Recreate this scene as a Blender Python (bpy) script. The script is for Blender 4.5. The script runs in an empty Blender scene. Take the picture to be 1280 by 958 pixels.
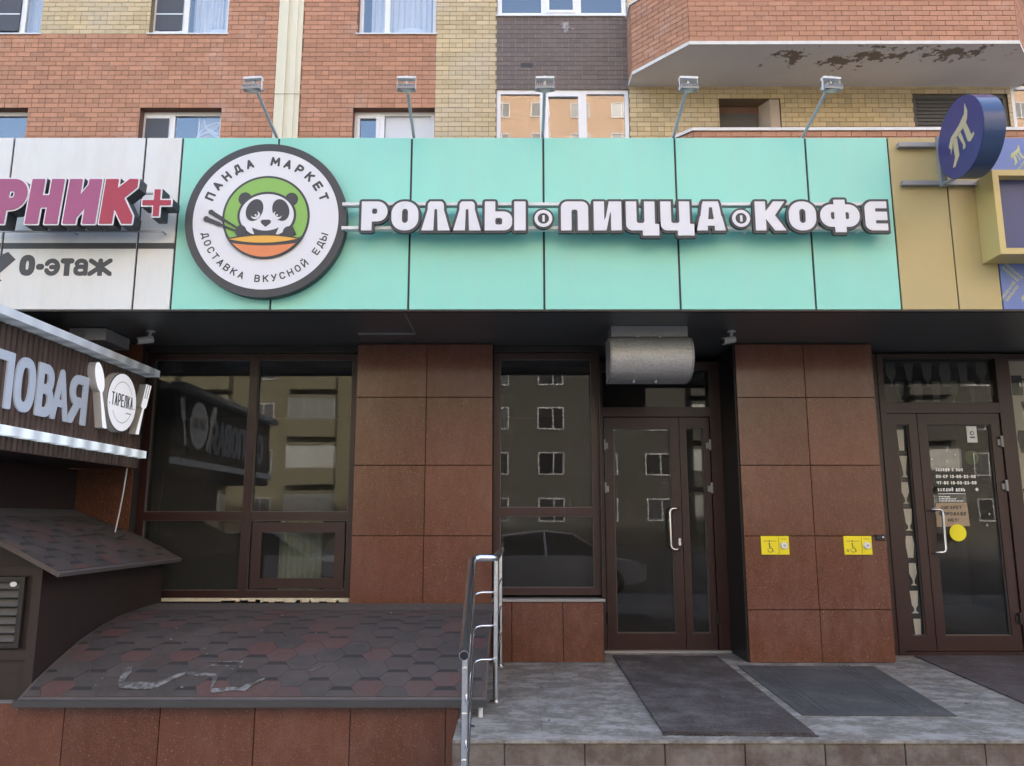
import bpy, math, random
import numpy as np
from math import sin, cos, tan, atan, radians, pi
from mathutils import Vector, Matrix
random.seed(7)
SC = bpy.context.scene
COL = SC.collection

# ------------------------------------------------------------------ camera, world, sun, exposure
EYE = 1.57
PITCH = radians(9.83)
FPX = 985.0
cd = bpy.data.cameras.new('camera')
cam = bpy.data.objects.new('camera', cd); COL.objects.link(cam)
cam.location = (0, 0, EYE); cam.rotation_euler = (pi/2 + PITCH, 0, 0)
cd.sensor_width = 36.0; cd.lens = 36.0*FPX/1280.0; cd.clip_start = 0.05; cd.clip_end = 2000
SC.camera = cam

SUN_EL, SUN_AZ = radians(36), radians(14)      # sun stands behind the apartment block
world = bpy.data.worlds.new('World'); SC.world = world; world.use_nodes = True
wn = world.node_tree; bg = wn.nodes['Background']
sky = wn.nodes.new('ShaderNodeTexSky'); sky.sky_type = 'NISHITA'; sky.sun_disc = False
sky.sun_elevation = SUN_EL; sky.sun_rotation = SUN_AZ
sky.dust_density = 4.0; sky.air_density = 1.0; sky.ozone_density = 0.55
wn.links.new(sky.outputs[0], bg.inputs[0]); bg.inputs[1].default_value = 0.15
sd = bpy.data.lights.new('sun', 'SUN'); sd.energy = 2.6; sd.angle = radians(0.5); sd.color = (1.0, 0.95, 0.87)
sun = bpy.data.objects.new('sun', sd); COL.objects.link(sun)
tosun = Vector((sin(SUN_AZ)*cos(SUN_EL), cos(SUN_AZ)*cos(SUN_EL), sin(SUN_EL)))
sun.rotation_euler = tosun.to_track_quat('Z', 'Y').to_euler(); sun.location = (0, 0, 60)
VS = SC.view_settings
VS.view_transform = 'Standard'; VS.look = 'None'; VS.gamma = 1.0; VS.use_curve_mapping = False
VS.exposure = 2.82

# ------------------------------------------------------------------ pixel helpers: a photo pixel on the upright plane y = Y
def SL(py): return tan(PITCH + atan((479-py)/FPX))
def W(px, py, Y):
    z = Y*SL(py); zc = Y*cos(PITCH) + z*sin(PITCH)
    return (px-640)/FPX*zc, z+EYE

# ------------------------------------------------------------------ materials
def nd(nt, t, **kw):
    n = nt.nodes.new(t)
    for k, v in kw.items(): setattr(n, k, v)
    return n
def mat(name, col, rough=0.6, vary=0.0, scale=6.0, metal=0.0, rnd=0.0, isl=0.0, bump=0.0, bscale=60.0, spec=0.5,
        dirt=None, dirt_amt=0.0, dirt_scale=2.0, stretch=(1, 1, 1), emit=None, est=0.0, coat=0.0, pos=False, dlo=0.46, dhi=0.68):
    m = bpy.data.materials.new(name); m.use_nodes = True; nt = m.node_tree
    p = nt.nodes['Principled BSDF']
    p.inputs['Roughness'].default_value = rough; p.inputs['Metallic'].default_value = metal
    p.inputs['Specular IOR Level'].default_value = spec; p.inputs['Coat Weight'].default_value = coat
    tc = nd(nt, 'ShaderNodeTexCoord'); mp = nd(nt, 'ShaderNodeMapping'); mp.inputs['Scale'].default_value = stretch
    if pos:
        gp_ = nd(nt, 'ShaderNodeNewGeometry'); nt.links.new(gp_.outputs['Position'], mp.inputs[0])
    else: nt.links.new(tc.outputs['Object'], mp.inputs[0])
    oi = nd(nt, 'ShaderNodeObjectInfo')
    if rnd:
        ad = nd(nt, 'ShaderNodeVectorMath', operation='ADD')
        ms = nd(nt, 'ShaderNodeMath', operation='MULTIPLY'); ms.inputs[1].default_value = 37.0
        nt.links.new(oi.outputs['Random'], ms.inputs[0])
        nt.links.new(mp.outputs[0], ad.inputs[0]); nt.links.new(ms.outputs[0], ad.inputs[1]); vec = ad.outputs[0]
    else: vec = mp.outputs[0]
    val = nd(nt, 'ShaderNodeValue'); val.outputs[0].default_value = 1.0; cur = val.outputs[0]
    def addto(cur, sock, amt):          # cur + (sock-0.5)*amt
        a = nd(nt, 'ShaderNodeMath', operation='MULTIPLY_ADD'); a.inputs[1].default_value = amt
        s = nd(nt, 'ShaderNodeMath', operation='SUBTRACT'); s.inputs[1].default_value = 0.5
        nt.links.new(sock, s.inputs[0]); nt.links.new(s.outputs[0], a.inputs[0]); nt.links.new(cur, a.inputs[2]); return a.outputs[0]
    if vary:
        nz = nd(nt, 'ShaderNodeTexNoise'); nz.inputs['Scale'].default_value = scale; nz.inputs['Detail'].default_value = 6
        nz.inputs['Roughness'].default_value = 0.65
        nt.links.new(vec, nz.inputs['Vector']); cur = addto(cur, nz.outputs['Fac'], vary*2.2)
    if rnd: cur = addto(cur, oi.outputs['Random'], rnd)
    if isl:
        g = nd(nt, 'ShaderNodeNewGeometry'); cur = addto(cur, g.outputs['Random Per Island'], isl)
    mx = nd(nt, 'ShaderNodeVectorMath', operation='SCALE'); mx.inputs[0].default_value = col[:3]
    nt.links.new(cur, mx.inputs['Scale']); out = mx.outputs[0]
    if dirt is not None:
        dz = nd(nt, 'ShaderNodeTexNoise'); dz.inputs['Scale'].default_value = dirt_scale; dz.inputs['Detail'].default_value = 10
        dz.inputs['Roughness'].default_value = 0.76
        nt.links.new(mp.outputs[0] if pos else vec, dz.inputs['Vector'])
        rp = nd(nt, 'ShaderNodeMapRange'); rp.inputs[1].default_value = dlo; rp.inputs[2].default_value = dhi
        rp.inputs[4].default_value = dirt_amt
        nt.links.new(dz.outputs['Fac'], rp.inputs[0])
        mm = nd(nt, 'ShaderNodeMix', data_type='RGBA'); mm.inputs['B'].default_value = (*dirt, 1)
        nt.links.new(rp.outputs[0], mm.inputs['Factor']); nt.links.new(out, mm.inputs['A']); out = mm.outputs['Result']
    nt.links.new(out, p.inputs['Base Color'])
    if bump:
        bz = nd(nt, 'ShaderNodeTexNoise'); bz.inputs['Scale'].default_value = bscale; bz.inputs['Detail'].default_value = 4
        nt.links.new(vec, bz.inputs['Vector'])
        bp = nd(nt, 'ShaderNodeBump'); bp.inputs['Strength'].default_value = bump; bp.inputs['Distance'].default_value = 0.01
        nt.links.new(bz.outputs['Fac'], bp.inputs['Height']); nt.links.new(bp.outputs[0], p.inputs['Normal'])
    if emit:
        p.inputs['Emission Color'].default_value = (*emit, 1); p.inputs['Emission Strength'].default_value = est
    return m

def glass(name, tint, r0, rough=0.005, dust=0.0):
    m = bpy.data.materials.new(name); m.use_nodes = True; nt = m.node_tree
    nt.nodes.remove(nt.nodes['Principled BSDF']); out = nt.nodes['Material Output']
    tr = nd(nt, 'ShaderNodeBsdfTransparent'); tr.inputs[0].default_value = (*tint, 1)
    gl = nd(nt, 'ShaderNodeBsdfGlossy'); gl.inputs['Roughness'].default_value = rough
    lw = nd(nt, 'ShaderNodeLayerWeight'); lw.inputs['Blend'].default_value = 0.5
    pw = nd(nt, 'ShaderNodeMath', operation='POWER'); pw.inputs[1].default_value = 5.0
    ma = nd(nt, 'ShaderNodeMath', operation='MULTIPLY_ADD'); ma.inputs[1].default_value = 1-r0; ma.inputs[2].default_value = r0
    nt.links.new(lw.outputs['Facing'], pw.inputs[0]); nt.links.new(pw.outputs[0], ma.inputs[0])
    tc = nd(nt, 'ShaderNodeTexCoord'); nz = nd(nt, 'ShaderNodeTexNoise'); nz.inputs['Scale'].default_value = 0.9
    nt.links.new(tc.outputs['Object'], nz.inputs['Vector'])
    bp = nd(nt, 'ShaderNodeBump'); bp.inputs['Strength'].default_value = 0.05; bp.inputs['Distance'].default_value = 0.015
    nt.links.new(nz.outputs['Fac'], bp.inputs['Height']); nt.links.new(bp.outputs[0], gl.inputs['Normal'])
    mx = nd(nt, 'ShaderNodeMixShader')
    nt.links.new(ma.outputs[0], mx.inputs[0]); nt.links.new(tr.outputs[0], mx.inputs[1]); nt.links.new(gl.outputs[0], mx.inputs[2])
    if dust:         # a thin uneven film of street dust
        df = nd(nt, 'ShaderNodeBsdfDiffuse'); df.inputs[0].default_value = (0.50, 0.48, 0.45, 1)
        dn = nd(nt, 'ShaderNodeTexNoise'); dn.inputs['Scale'].default_value = 2.2; dn.inputs['Detail'].default_value = 8
        nt.links.new(tc.outputs['Object'], dn.inputs['Vector'])
        dr = nd(nt, 'ShaderNodeMapRange'); dr.inputs[1].default_value = 0.3; dr.inputs[2].default_value = 0.75; dr.inputs[3].default_value = dust*.4; dr.inputs[4].default_value = dust*1.6
        nt.links.new(dn.outputs['Fac'], dr.inputs[0])
        m2 = nd(nt, 'ShaderNodeMixShader'); nt.links.new(dr.outputs[0], m2.inputs[0]); nt.links.new(mx.outputs[0], m2.inputs[1]); nt.links.new(df.outputs[0], m2.inputs[2]); mx = m2
    nt.links.new(mx.outputs[0], out.inputs[0])
    return m

def granite_mat():
    m = mat('granite', (0.124, 0.047, 0.026), 0.17, vary=0.32, scale=11, rnd=0.30, bump=0.02, bscale=6, pos=True, dirt=(0.185, 0.100, 0.072), dirt_amt=0.45, dirt_scale=2.4, stretch=(1.6, 1.6, 0.7), dlo=0.48, dhi=0.70)
    nt = m.node_tree; p = nt.nodes['Principled BSDF']; src = p.inputs['Base Color'].links[0].from_socket
    oi = nd(nt, 'ShaderNodeObjectInfo'); tc = nd(nt, 'ShaderNodeTexCoord')
    ml = nd(nt, 'ShaderNodeMath', operation='MULTIPLY'); ml.inputs[1].default_value = 53.0
    ad = nd(nt, 'ShaderNodeVectorMath', operation='ADD')
    nt.links.new(oi.outputs['Random'], ml.inputs[0]); nt.links.new(tc.outputs['Object'], ad.inputs[0]); nt.links.new(ml.outputs[0], ad.inputs[1])
    # fine dark and light speckle of the stone, and pale scratches
    for sc_, lo, hi, colr, amt in ((110, 0.52, 0.66, (0.25, 0.115, 0.07), 0.6), (90, 0.62, 0.70, (0.04, 0.02, 0.017), 0.5), (48, 0.655, 0.70, (0.34, 0.24, 0.18), 0.5)):
        nz = nd(nt, 'ShaderNodeTexNoise'); nz.inputs['Scale'].default_value = sc_; nz.inputs['Detail'].default_value = 3
        nt.links.new(ad.outputs[0], nz.inputs['Vector'])
        rp = nd(nt, 'ShaderNodeMapRange'); rp.inputs[1].default_value = lo; rp.inputs[2].default_value = hi; rp.inputs[4].default_value = amt
        nt.links.new(nz.outputs['Fac'], rp.inputs[0])
        mm = nd(nt, 'ShaderNodeMix', data_type='RGBA'); mm.inputs['B'].default_value = (*colr, 1)
        nt.links.new(rp.outputs[0], mm.inputs['Factor']); nt.links.new(src, mm.inputs['A']); src = mm.outputs['Result']
    nt.links.new(src, p.inputs['Base Color'])
    return m

def peel_mat():
    m = mat('balcony_soffit_paint', (0.78, 0.745, 0.70), 0.8, vary=0.10, scale=1.5)
    nt = m.node_tree; p = nt.nodes['Principled BSDF']; src = p.inputs['Base Color'].links[0].from_socket
    tc = nd(nt, 'ShaderNodeTexCoord'); gm = nd(nt, 'ShaderNodeNewGeometry')
    nz = nd(nt, 'ShaderNodeTexNoise'); nz.inputs['Scale'].default_value = 4.6; nz.inputs['Detail'].default_value = 9; nz.inputs['Roughness'].default_value = 0.68
    nt.links.new(gm.outputs['Position'], nz.inputs['Vector'])
    best = None
    for cx, cy, rx, ry in ((5.15, 13.12, 0.42, 0.30), (6.05, 13.25, 0.40, 0.30), (6.65, 13.02, 0.75, 0.28), (7.9, 12.98, 0.75, 0.22)):
        mp = nd(nt, 'ShaderNodeMapping'); mp.inputs['Location'].default_value = (-cx/rx, -cy/ry, 0); mp.inputs['Scale'].default_value = (1/rx, 1/ry, 0)
        nt.links.new(gm.outputs['Position'], mp.inputs[0])
        ln = nd(nt, 'ShaderNodeVectorMath', operation='LENGTH'); nt.links.new(mp.outputs[0], ln.inputs[0])
        if best is None: best = ln.outputs['Value']
        else:
            mn = nd(nt, 'ShaderNodeMath', operation='MINIMUM'); nt.links.new(best, mn.inputs[0]); nt.links.new(ln.outputs['Value'], mn.inputs[1]); best = mn.outputs[0]
    ma = nd(nt, 'ShaderNodeMath', operation='MULTIPLY_ADD'); ma.inputs[1].default_value = -0.16; nt.links.new(best, ma.inputs[0]); nt.links.new(nz.outputs['Fac'], ma.inputs[2])
    rp = nd(nt, 'ShaderNodeMapRange'); rp.inputs[1].default_value = 0.40; rp.inputs[2].default_value = 0.42; nt.links.new(ma.outputs[0], rp.inputs[0])
    mm = nd(nt, 'ShaderNodeMix', data_type='RGBA'); mm.inputs['B'].default_value = (0.26, 0.205, 0.155, 1)
    nt.links.new(rp.outputs[0], mm.inputs['Factor']); nt.links.new(src, mm.inputs['A']); nt.links.new(mm.outputs['Result'], p.inputs['Base Color'])
    return m

M = {}
M['granite'] = granite_mat()
M['joint'] = mat('joint_dark', (0.022, 0.014, 0.012), 0.9)
M['red'] = mat('red_brick', (0.455, 0.226, 0.132), 0.85, vary=0.14, scale=14, rnd=0.20, isl=0.26, bump=0.2, pos=True, dirt=(0.60, 0.46, 0.38), dirt_amt=0.45, dirt_scale=0.9, dlo=0.54, dhi=0.74)
M['yellow'] = mat('yellow_brick', (0.56, 0.435, 0.245), 0.85, vary=0.12, scale=14, isl=0.26, bump=0.2, pos=True, dirt=(0.55, 0.46, 0.33), dirt_amt=0.6, dirt_scale=0.7, dlo=0.48, dhi=0.62)
M['brown'] = mat('brown_brick', (0.165, 0.130, 0.115), 0.85, vary=0.10, scale=10, isl=0.20, bump=0.15)
M['mred'] = mat('red_mortar', (0.20, 0.105, 0.075), 0.95, vary=0.2)
M['myellow'] = mat('yellow_mortar', (0.26, 0.19, 0.10), 0.95, vary=0.2)
M['mbrown'] = mat('brown_mortar', (0.36, 0.32, 0.29), 0.95, vary=0.3, scale=9)
M['plain_brick'] = mat('far_brick', (0.40, 0.17, 0.11), 0.9, vary=0.1)
M['cream'] = mat('cream_panel', (0.72, 0.67, 0.50), 0.7, vary=0.06, scale=3)
M['white_plastic'] = mat('white_plastic', (0.78, 0.78, 0.77), 0.4, vary=0.03)
M['white_metal'] = mat('white_metal', (0.72, 0.72, 0.70), 0.5, vary=0.05, scale=8)
M['upper_glass'] = glass('upper_glass', (0.90, 0.91, 0.92), 0.12)
M['clear_glass'] = glass('clear_glass', (0.95, 0.95, 0.95), 0.03)
M['shop_glass'] = glass('shop_glass', (0.80, 0.81, 0.80), 0.034, dust=0.022)
M['curtain'] = mat('curtain', (0.80, 0.80, 0.79), 0.9, vary=0.05)
M['window_white'] = mat('window_white', (0.82, 0.81, 0.78), 0.9)
M['room'] = mat('room_dark', (0.05, 0.05, 0.05), 0.9)
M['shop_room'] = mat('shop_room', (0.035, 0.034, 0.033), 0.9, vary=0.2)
M['peel'] = peel_mat()
M['slab_edge'] = mat('slab_edge', (0.72, 0.68, 0.62), 0.8, vary=0.15, scale=5)
M['plaster'] = mat('plaster', (0.50, 0.40, 0.32), 0.85, vary=0.15, scale=4)
M['shutter'] = mat('shutter_grey', (0.10, 0.095, 0.09), 0.6, vary=0.1)
M['mint'] = mat('mint_panel', (0.265, 0.67, 0.555), 0.34, vary=0.05, scale=0.8, bump=0.05, bscale=1.6, dirt=(0.36, 0.60, 0.50), dirt_amt=0.25, dirt_scale=1.8, stretch=(3, 1, 0.35))
M['wpanel'] = mat('white_panel', (0.70, 0.715, 0.695), 0.4, vary=0.03, scale=1.0, dirt=(0.55, 0.50, 0.42), dirt_amt=0.35, dirt_scale=1.6, stretch=(2.5, 1, 0.5))
M['gold'] = mat('gold_panel', (0.46, 0.365, 0.165), 0.42, vary=0.04, scale=1.0)
M['goldframe'] = mat('gold_frame', (0.56, 0.44, 0.17), 0.4, vary=0.03)
M['goldprint'] = mat('gold_print', (0.52, 0.42, 0.24), 0.5)
M['greengold'] = mat('green_gold_print', (0.46, 0.47, 0.24), 0.5)
M['bluepat'] = mat('blue_panel', (0.13, 0.19, 0.44), 0.4, vary=0.06, scale=1.5)
M['navy'] = mat('navy_paint', (0.040, 0.042, 0.155), 0.35, vary=0.05)
M['navyrim'] = mat('navy_rim', (0.035, 0.065, 0.15), 0.25, vary=0.05)
M['navybox'] = mat('navy_box', (0.055, 0.065, 0.17), 0.4, vary=0.05)
M['white_face'] = mat('white_face', (0.70, 0.70, 0.725), 0.35)
M['casing'] = mat('dark_casing', (0.040, 0.043, 0.048), 0.45)
M['logo_dark'] = mat('logo_dark', (0.038, 0.038, 0.043), 0.4)
M['green'] = mat('logo_green', (0.23, 0.45, 0.085), 0.4, vary=0.03, scale=1)
M['orange'] = mat('logo_orange', (0.78, 0.40, 0.055), 0.4)
M['terracotta'] = mat('logo_terracotta', (0.70, 0.22, 0.075), 0.4)
M['pink'] = mat('pink_face', (0.33, 0.065, 0.17), 0.4, vary=0.10, scale=1.2)
M['crimson'] = mat('crimson_face', (0.36, 0.018, 0.05), 0.4, vary=0.10, scale=1.2)
M['print_dark'] = mat('print_dark', (0.050, 0.053, 0.057), 0.5)
M['steel'] = mat('stainless', (0.72, 0.72, 0.72), 0.27, metal=1.0, vary=0.05)
M['galv'] = mat('galvanised', (0.52, 0.53, 0.54), 0.45, metal=0.5, vary=0.1, scale=20)
M['lampgrey'] = mat('lamp_grey', (0.40, 0.41, 0.42), 0.5, metal=0.3)
M['lens'] = mat('lens', (0.75, 0.72, 0.62), 0.25)
M['soffit'] = mat('soffit_panel', (0.085, 0.088, 0.085), 0.32, vary=0.15, scale=1.5)
M['frame'] = mat('brown_frame', (0.031, 0.0100, 0.0082), 0.36, vary=0.12, scale=5, dirt=(0.050, 0.030, 0.025), dirt_amt=0.25, dirt_scale=3)
M['dark_frame'] = mat('dark_brown_frame', (0.018, 0.013, 0.012), 0.45, vary=0.12, scale=5)
M['black'] = mat('black_plastic', (0.02, 0.02, 0.021), 0.45)
M['hammer'] = mat('hammered_metal', (0.46, 0.46, 0.45), 0.34, metal=0.35, vary=0.5, scale=60, bump=0.8, bscale=90)
M['bead'] = mat('glazing_bead', (0.085, 0.075, 0.07), 0.4)
M['trim_dark'] = mat('dark_trim', (0.055, 0.052, 0.050), 0.4, vary=0.2)
M['splash'] = mat('paint_splash', (0.42, 0.40, 0.38), 0.9, vary=0.5, scale=30, dirt=(0.17, 0.135, 0.12), dirt_amt=1.0, dirt_scale=22, dlo=.47, dhi=.56)
M['net'] = mat('insect_net', (0.085, 0.09, 0.10), 0.8)
M['grey_metal'] = mat('grey_metal', (0.30, 0.30, 0.295), 0.5, metal=0.3, vary=0.1)
M['yellow_plate'] = mat('yellow_plate', (0.80, 0.66, 0.01), 0.4)
M['cam_white'] = mat('camera_white', (0.42, 0.42, 0.41), 0.4)
M['shg'] = mat('shingle_grey', (0.054, 0.044, 0.038), 0.9, vary=0.25, scale=25, rnd=0.25, bump=0.3, bscale=200, dirt=(0.084, 0.067, 0.058), dirt_amt=0.88, dirt_scale=1.3, dlo=0.42, dhi=0.60, pos=True)
M['shb'] = mat('shingle_brown', (0.066, 0.048, 0.041), 0.9, vary=0.25, scale=25, rnd=0.25, bump=0.3, bscale=200, dirt=(0.084, 0.067, 0.058), dirt_amt=0.88, dirt_scale=1.3, dlo=0.42, dhi=0.60, pos=True)
M['shr'] = mat('shingle_red', (0.098, 0.046, 0.038), 0.9, vary=0.25, scale=25, rnd=0.25, bump=0.3, bscale=200, dirt=(0.084, 0.067, 0.058), dirt_amt=0.88, dirt_scale=1.3, dlo=0.42, dhi=0.60, pos=True)
M['shd'] = mat('shingle_dark', (0.030, 0.026, 0.023), 0.9, vary=0.25, scale=25, bump=0.3, bscale=200)
M['dusty'] = mat('dusty_felt', (0.105, 0.085, 0.075), 0.95, vary=0.25, scale=5, bump=0.2, bscale=90)
M['felt_pale'] = mat('felt_pale', (0.20, 0.19, 0.178), 0.9, vary=0.6, scale=18, dirt=(0.075, 0.066, 0.06), dirt_amt=1.0, dirt_scale=14, dlo=.44, dhi=.54)
M['booth'] = mat('booth_board', (0.027, 0.0155, 0.012), 0.6, vary=0.35, scale=4, stretch=(1, 1, 0.2))
M['slat'] = mat('brown_slat', (0.105, 0.070, 0.056), 0.5, vary=0.2, scale=6, rnd=0.3, stretch=(1, 1, 0.3))
M['letter_blue'] = mat('pale_blue_face', (0.52, 0.56, 0.62), 0.4, emit=(0.7, 0.78, 0.9), est=0.012)
M['cut_white'] = mat('cut_white', (0.75, 0.75, 0.76), 0.4, emit=(0.95, 0.96, 1.0), est=0.09)
M['plate_white'] = mat('plate_white', (0.72, 0.72, 0.76), 0.4, emit=(0.92, 0.93, 1.0), est=0.08)
M['cut_side'] = mat('cut_side', (0.52, 0.50, 0.47), 0.5)
M['foam'] = mat('foam', (0.66, 0.60, 0.44), 0.9, vary=0.3, scale=30, bump=0.6, bscale=60)
M['concrete'] = mat('platform_stone', (0.165, 0.146, 0.120), 0.75, vary=0.9, scale=34, bump=0.25, bscale=60, dirt=(0.40, 0.37, 0.325), dirt_amt=0.6, dirt_scale=5.0, pos=True, dlo=0.47, dhi=0.58, stretch=(0.8, 1.15, 1))
M['riser'] = mat('riser_stone', (0.108, 0.078, 0.062), 0.5, vary=0.7, scale=9, rnd=0.35, dirt=(0.22, 0.20, 0.172), dirt_amt=0.85, dirt_scale=4.5, pos=True)
M['grout'] = mat('grout', (0.20, 0.185, 0.165), 0.95, vary=0.2)
M['mat_brown'] = mat('mat_brown', (0.056, 0.042, 0.036), 0.95, vary=1.3, scale=70, bump=0.9, bscale=160, dirt=(0.19, 0.17, 0.155), dirt_amt=0.6, dirt_scale=3.4, pos=True)
M['mat_grey'] = mat('mat_grey', (0.056, 0.053, 0.048), 0.9, vary=0.15, scale=12, dirt=(0.16, 0.15, 0.135), dirt_amt=0.5, dirt_scale=2)
M['mat_red'] = mat('mat_red', (0.075, 0.052, 0.046), 0.95, vary=0.3, scale=9, bump=0.9, bscale=160, dirt=(0.17, 0.15, 0.145), dirt_amt=0.5, dirt_scale=2.2)
M['paper'] = mat('brown_paper', (0.36, 0.275, 0.19), 0.8, vary=0.05)
M['sticker_y'] = mat('yellow_sticker', (0.80, 0.72, 0.01), 0.5)
M['sticker_w'] = mat('white_sticker', (0.72, 0.72, 0.70), 0.5)
M['sticker_g'] = mat('green_sticker', (0.09, 0.14, 0.025), 0.6)
M['film'] = mat('beige_film', (0.42, 0.38, 0.29), 0.6, vary=0.08)
M['film_black'] = mat('black_film', (0.012, 0.012, 0.012), 0.5)
M['film_grey'] = mat('grey_film', (0.085, 0.085, 0.078), 0.6)
M['film_glass'] = mat('pale_film', (0.50, 0.48, 0.41), 0.6, vary=0.1)
M['door_white'] = mat('door_lettering', (0.80, 0.80, 0.80), 0.5)
M['cable'] = mat('white_cable', (0.65, 0.65, 0.63), 0.5)
M['asphalt'] = mat('asphalt', (0.055, 0.055, 0.056), 0.9, vary=0.2, scale=3, bump=0.3)
M['paving'] = mat('paving', (0.24, 0.235, 0.225), 0.85, vary=0.2, scale=3)
M['opp_yellow'] = mat('opposite_yellow', (0.22, 0.195, 0.12), 0.85, vary=0.08, scale=0.6)
M['opp_orange'] = mat('opposite_orange', (0.38, 0.26, 0.175), 0.85, vary=0.08, scale=0.6)
M['opp_olive_shade'] = mat('opposite_olive_shade', (0.082, 0.078, 0.062), 0.85, vary=0.08, scale=0.6)  # olive darkened in place of shade over the lower floors
M['opp_dark'] = mat('opposite_window', (0.07, 0.072, 0.075), 0.2, rnd=1.7)
M['opp_white'] = mat('opposite_white', (0.50, 0.50, 0.48), 0.6)
M['opp_tint'] = mat('opposite_loggia', (0.42, 0.42, 0.38), 0.3, rnd=0.9)
M['opp_green'] = mat('green_curtain', (0.42, 0.48, 0.38), 0.9)
M['tyre'] = mat('tyre', (0.015, 0.015, 0.015), 0.8)
M['carglass'] = mat('car_glass', (0.012, 0.013, 0.014), 0.08)
def led_mat(name, axis_scale, lo, hi):
    m = mat(name, (0.62, 0.64, 0.66), 0.4, vary=0.06, scale=10); nt = m.node_tree; p = nt.nodes['Principled BSDF']
    gm = nd(nt, 'ShaderNodeNewGeometry'); sx = nd(nt, 'ShaderNodeSeparateXYZ'); nt.links.new(gm.outputs['Position'], sx.inputs[0])
    ml = nd(nt, 'ShaderNodeMath', operation='MULTIPLY'); ml.inputs[1].default_value = axis_scale; nt.links.new(sx.outputs['Y'], ml.inputs[0])
    sn = nd(nt, 'ShaderNodeMath', operation='SINE'); nt.links.new(ml.outputs[0], sn.inputs[0])
    rp = nd(nt, 'ShaderNodeMapRange'); rp.inputs[1].default_value = -1.0; rp.inputs[2].default_value = 1.0; rp.inputs[3].default_value = lo; rp.inputs[4].default_value = hi
    nt.links.new(sn.outputs[0], rp.inputs[0]); nt.links.new(rp.outputs[0], p.inputs['Emission Strength'])
    p.inputs['Emission Color'].default_value = (0.8, 0.92, 1.0, 1)
    return m
M['led_low'] = led_mat('led_channel_low', 30.0, 0.03, 0.10)
M['led_top'] = led_mat('led_channel_top', 30.0, 0.004, 0.020)

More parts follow.
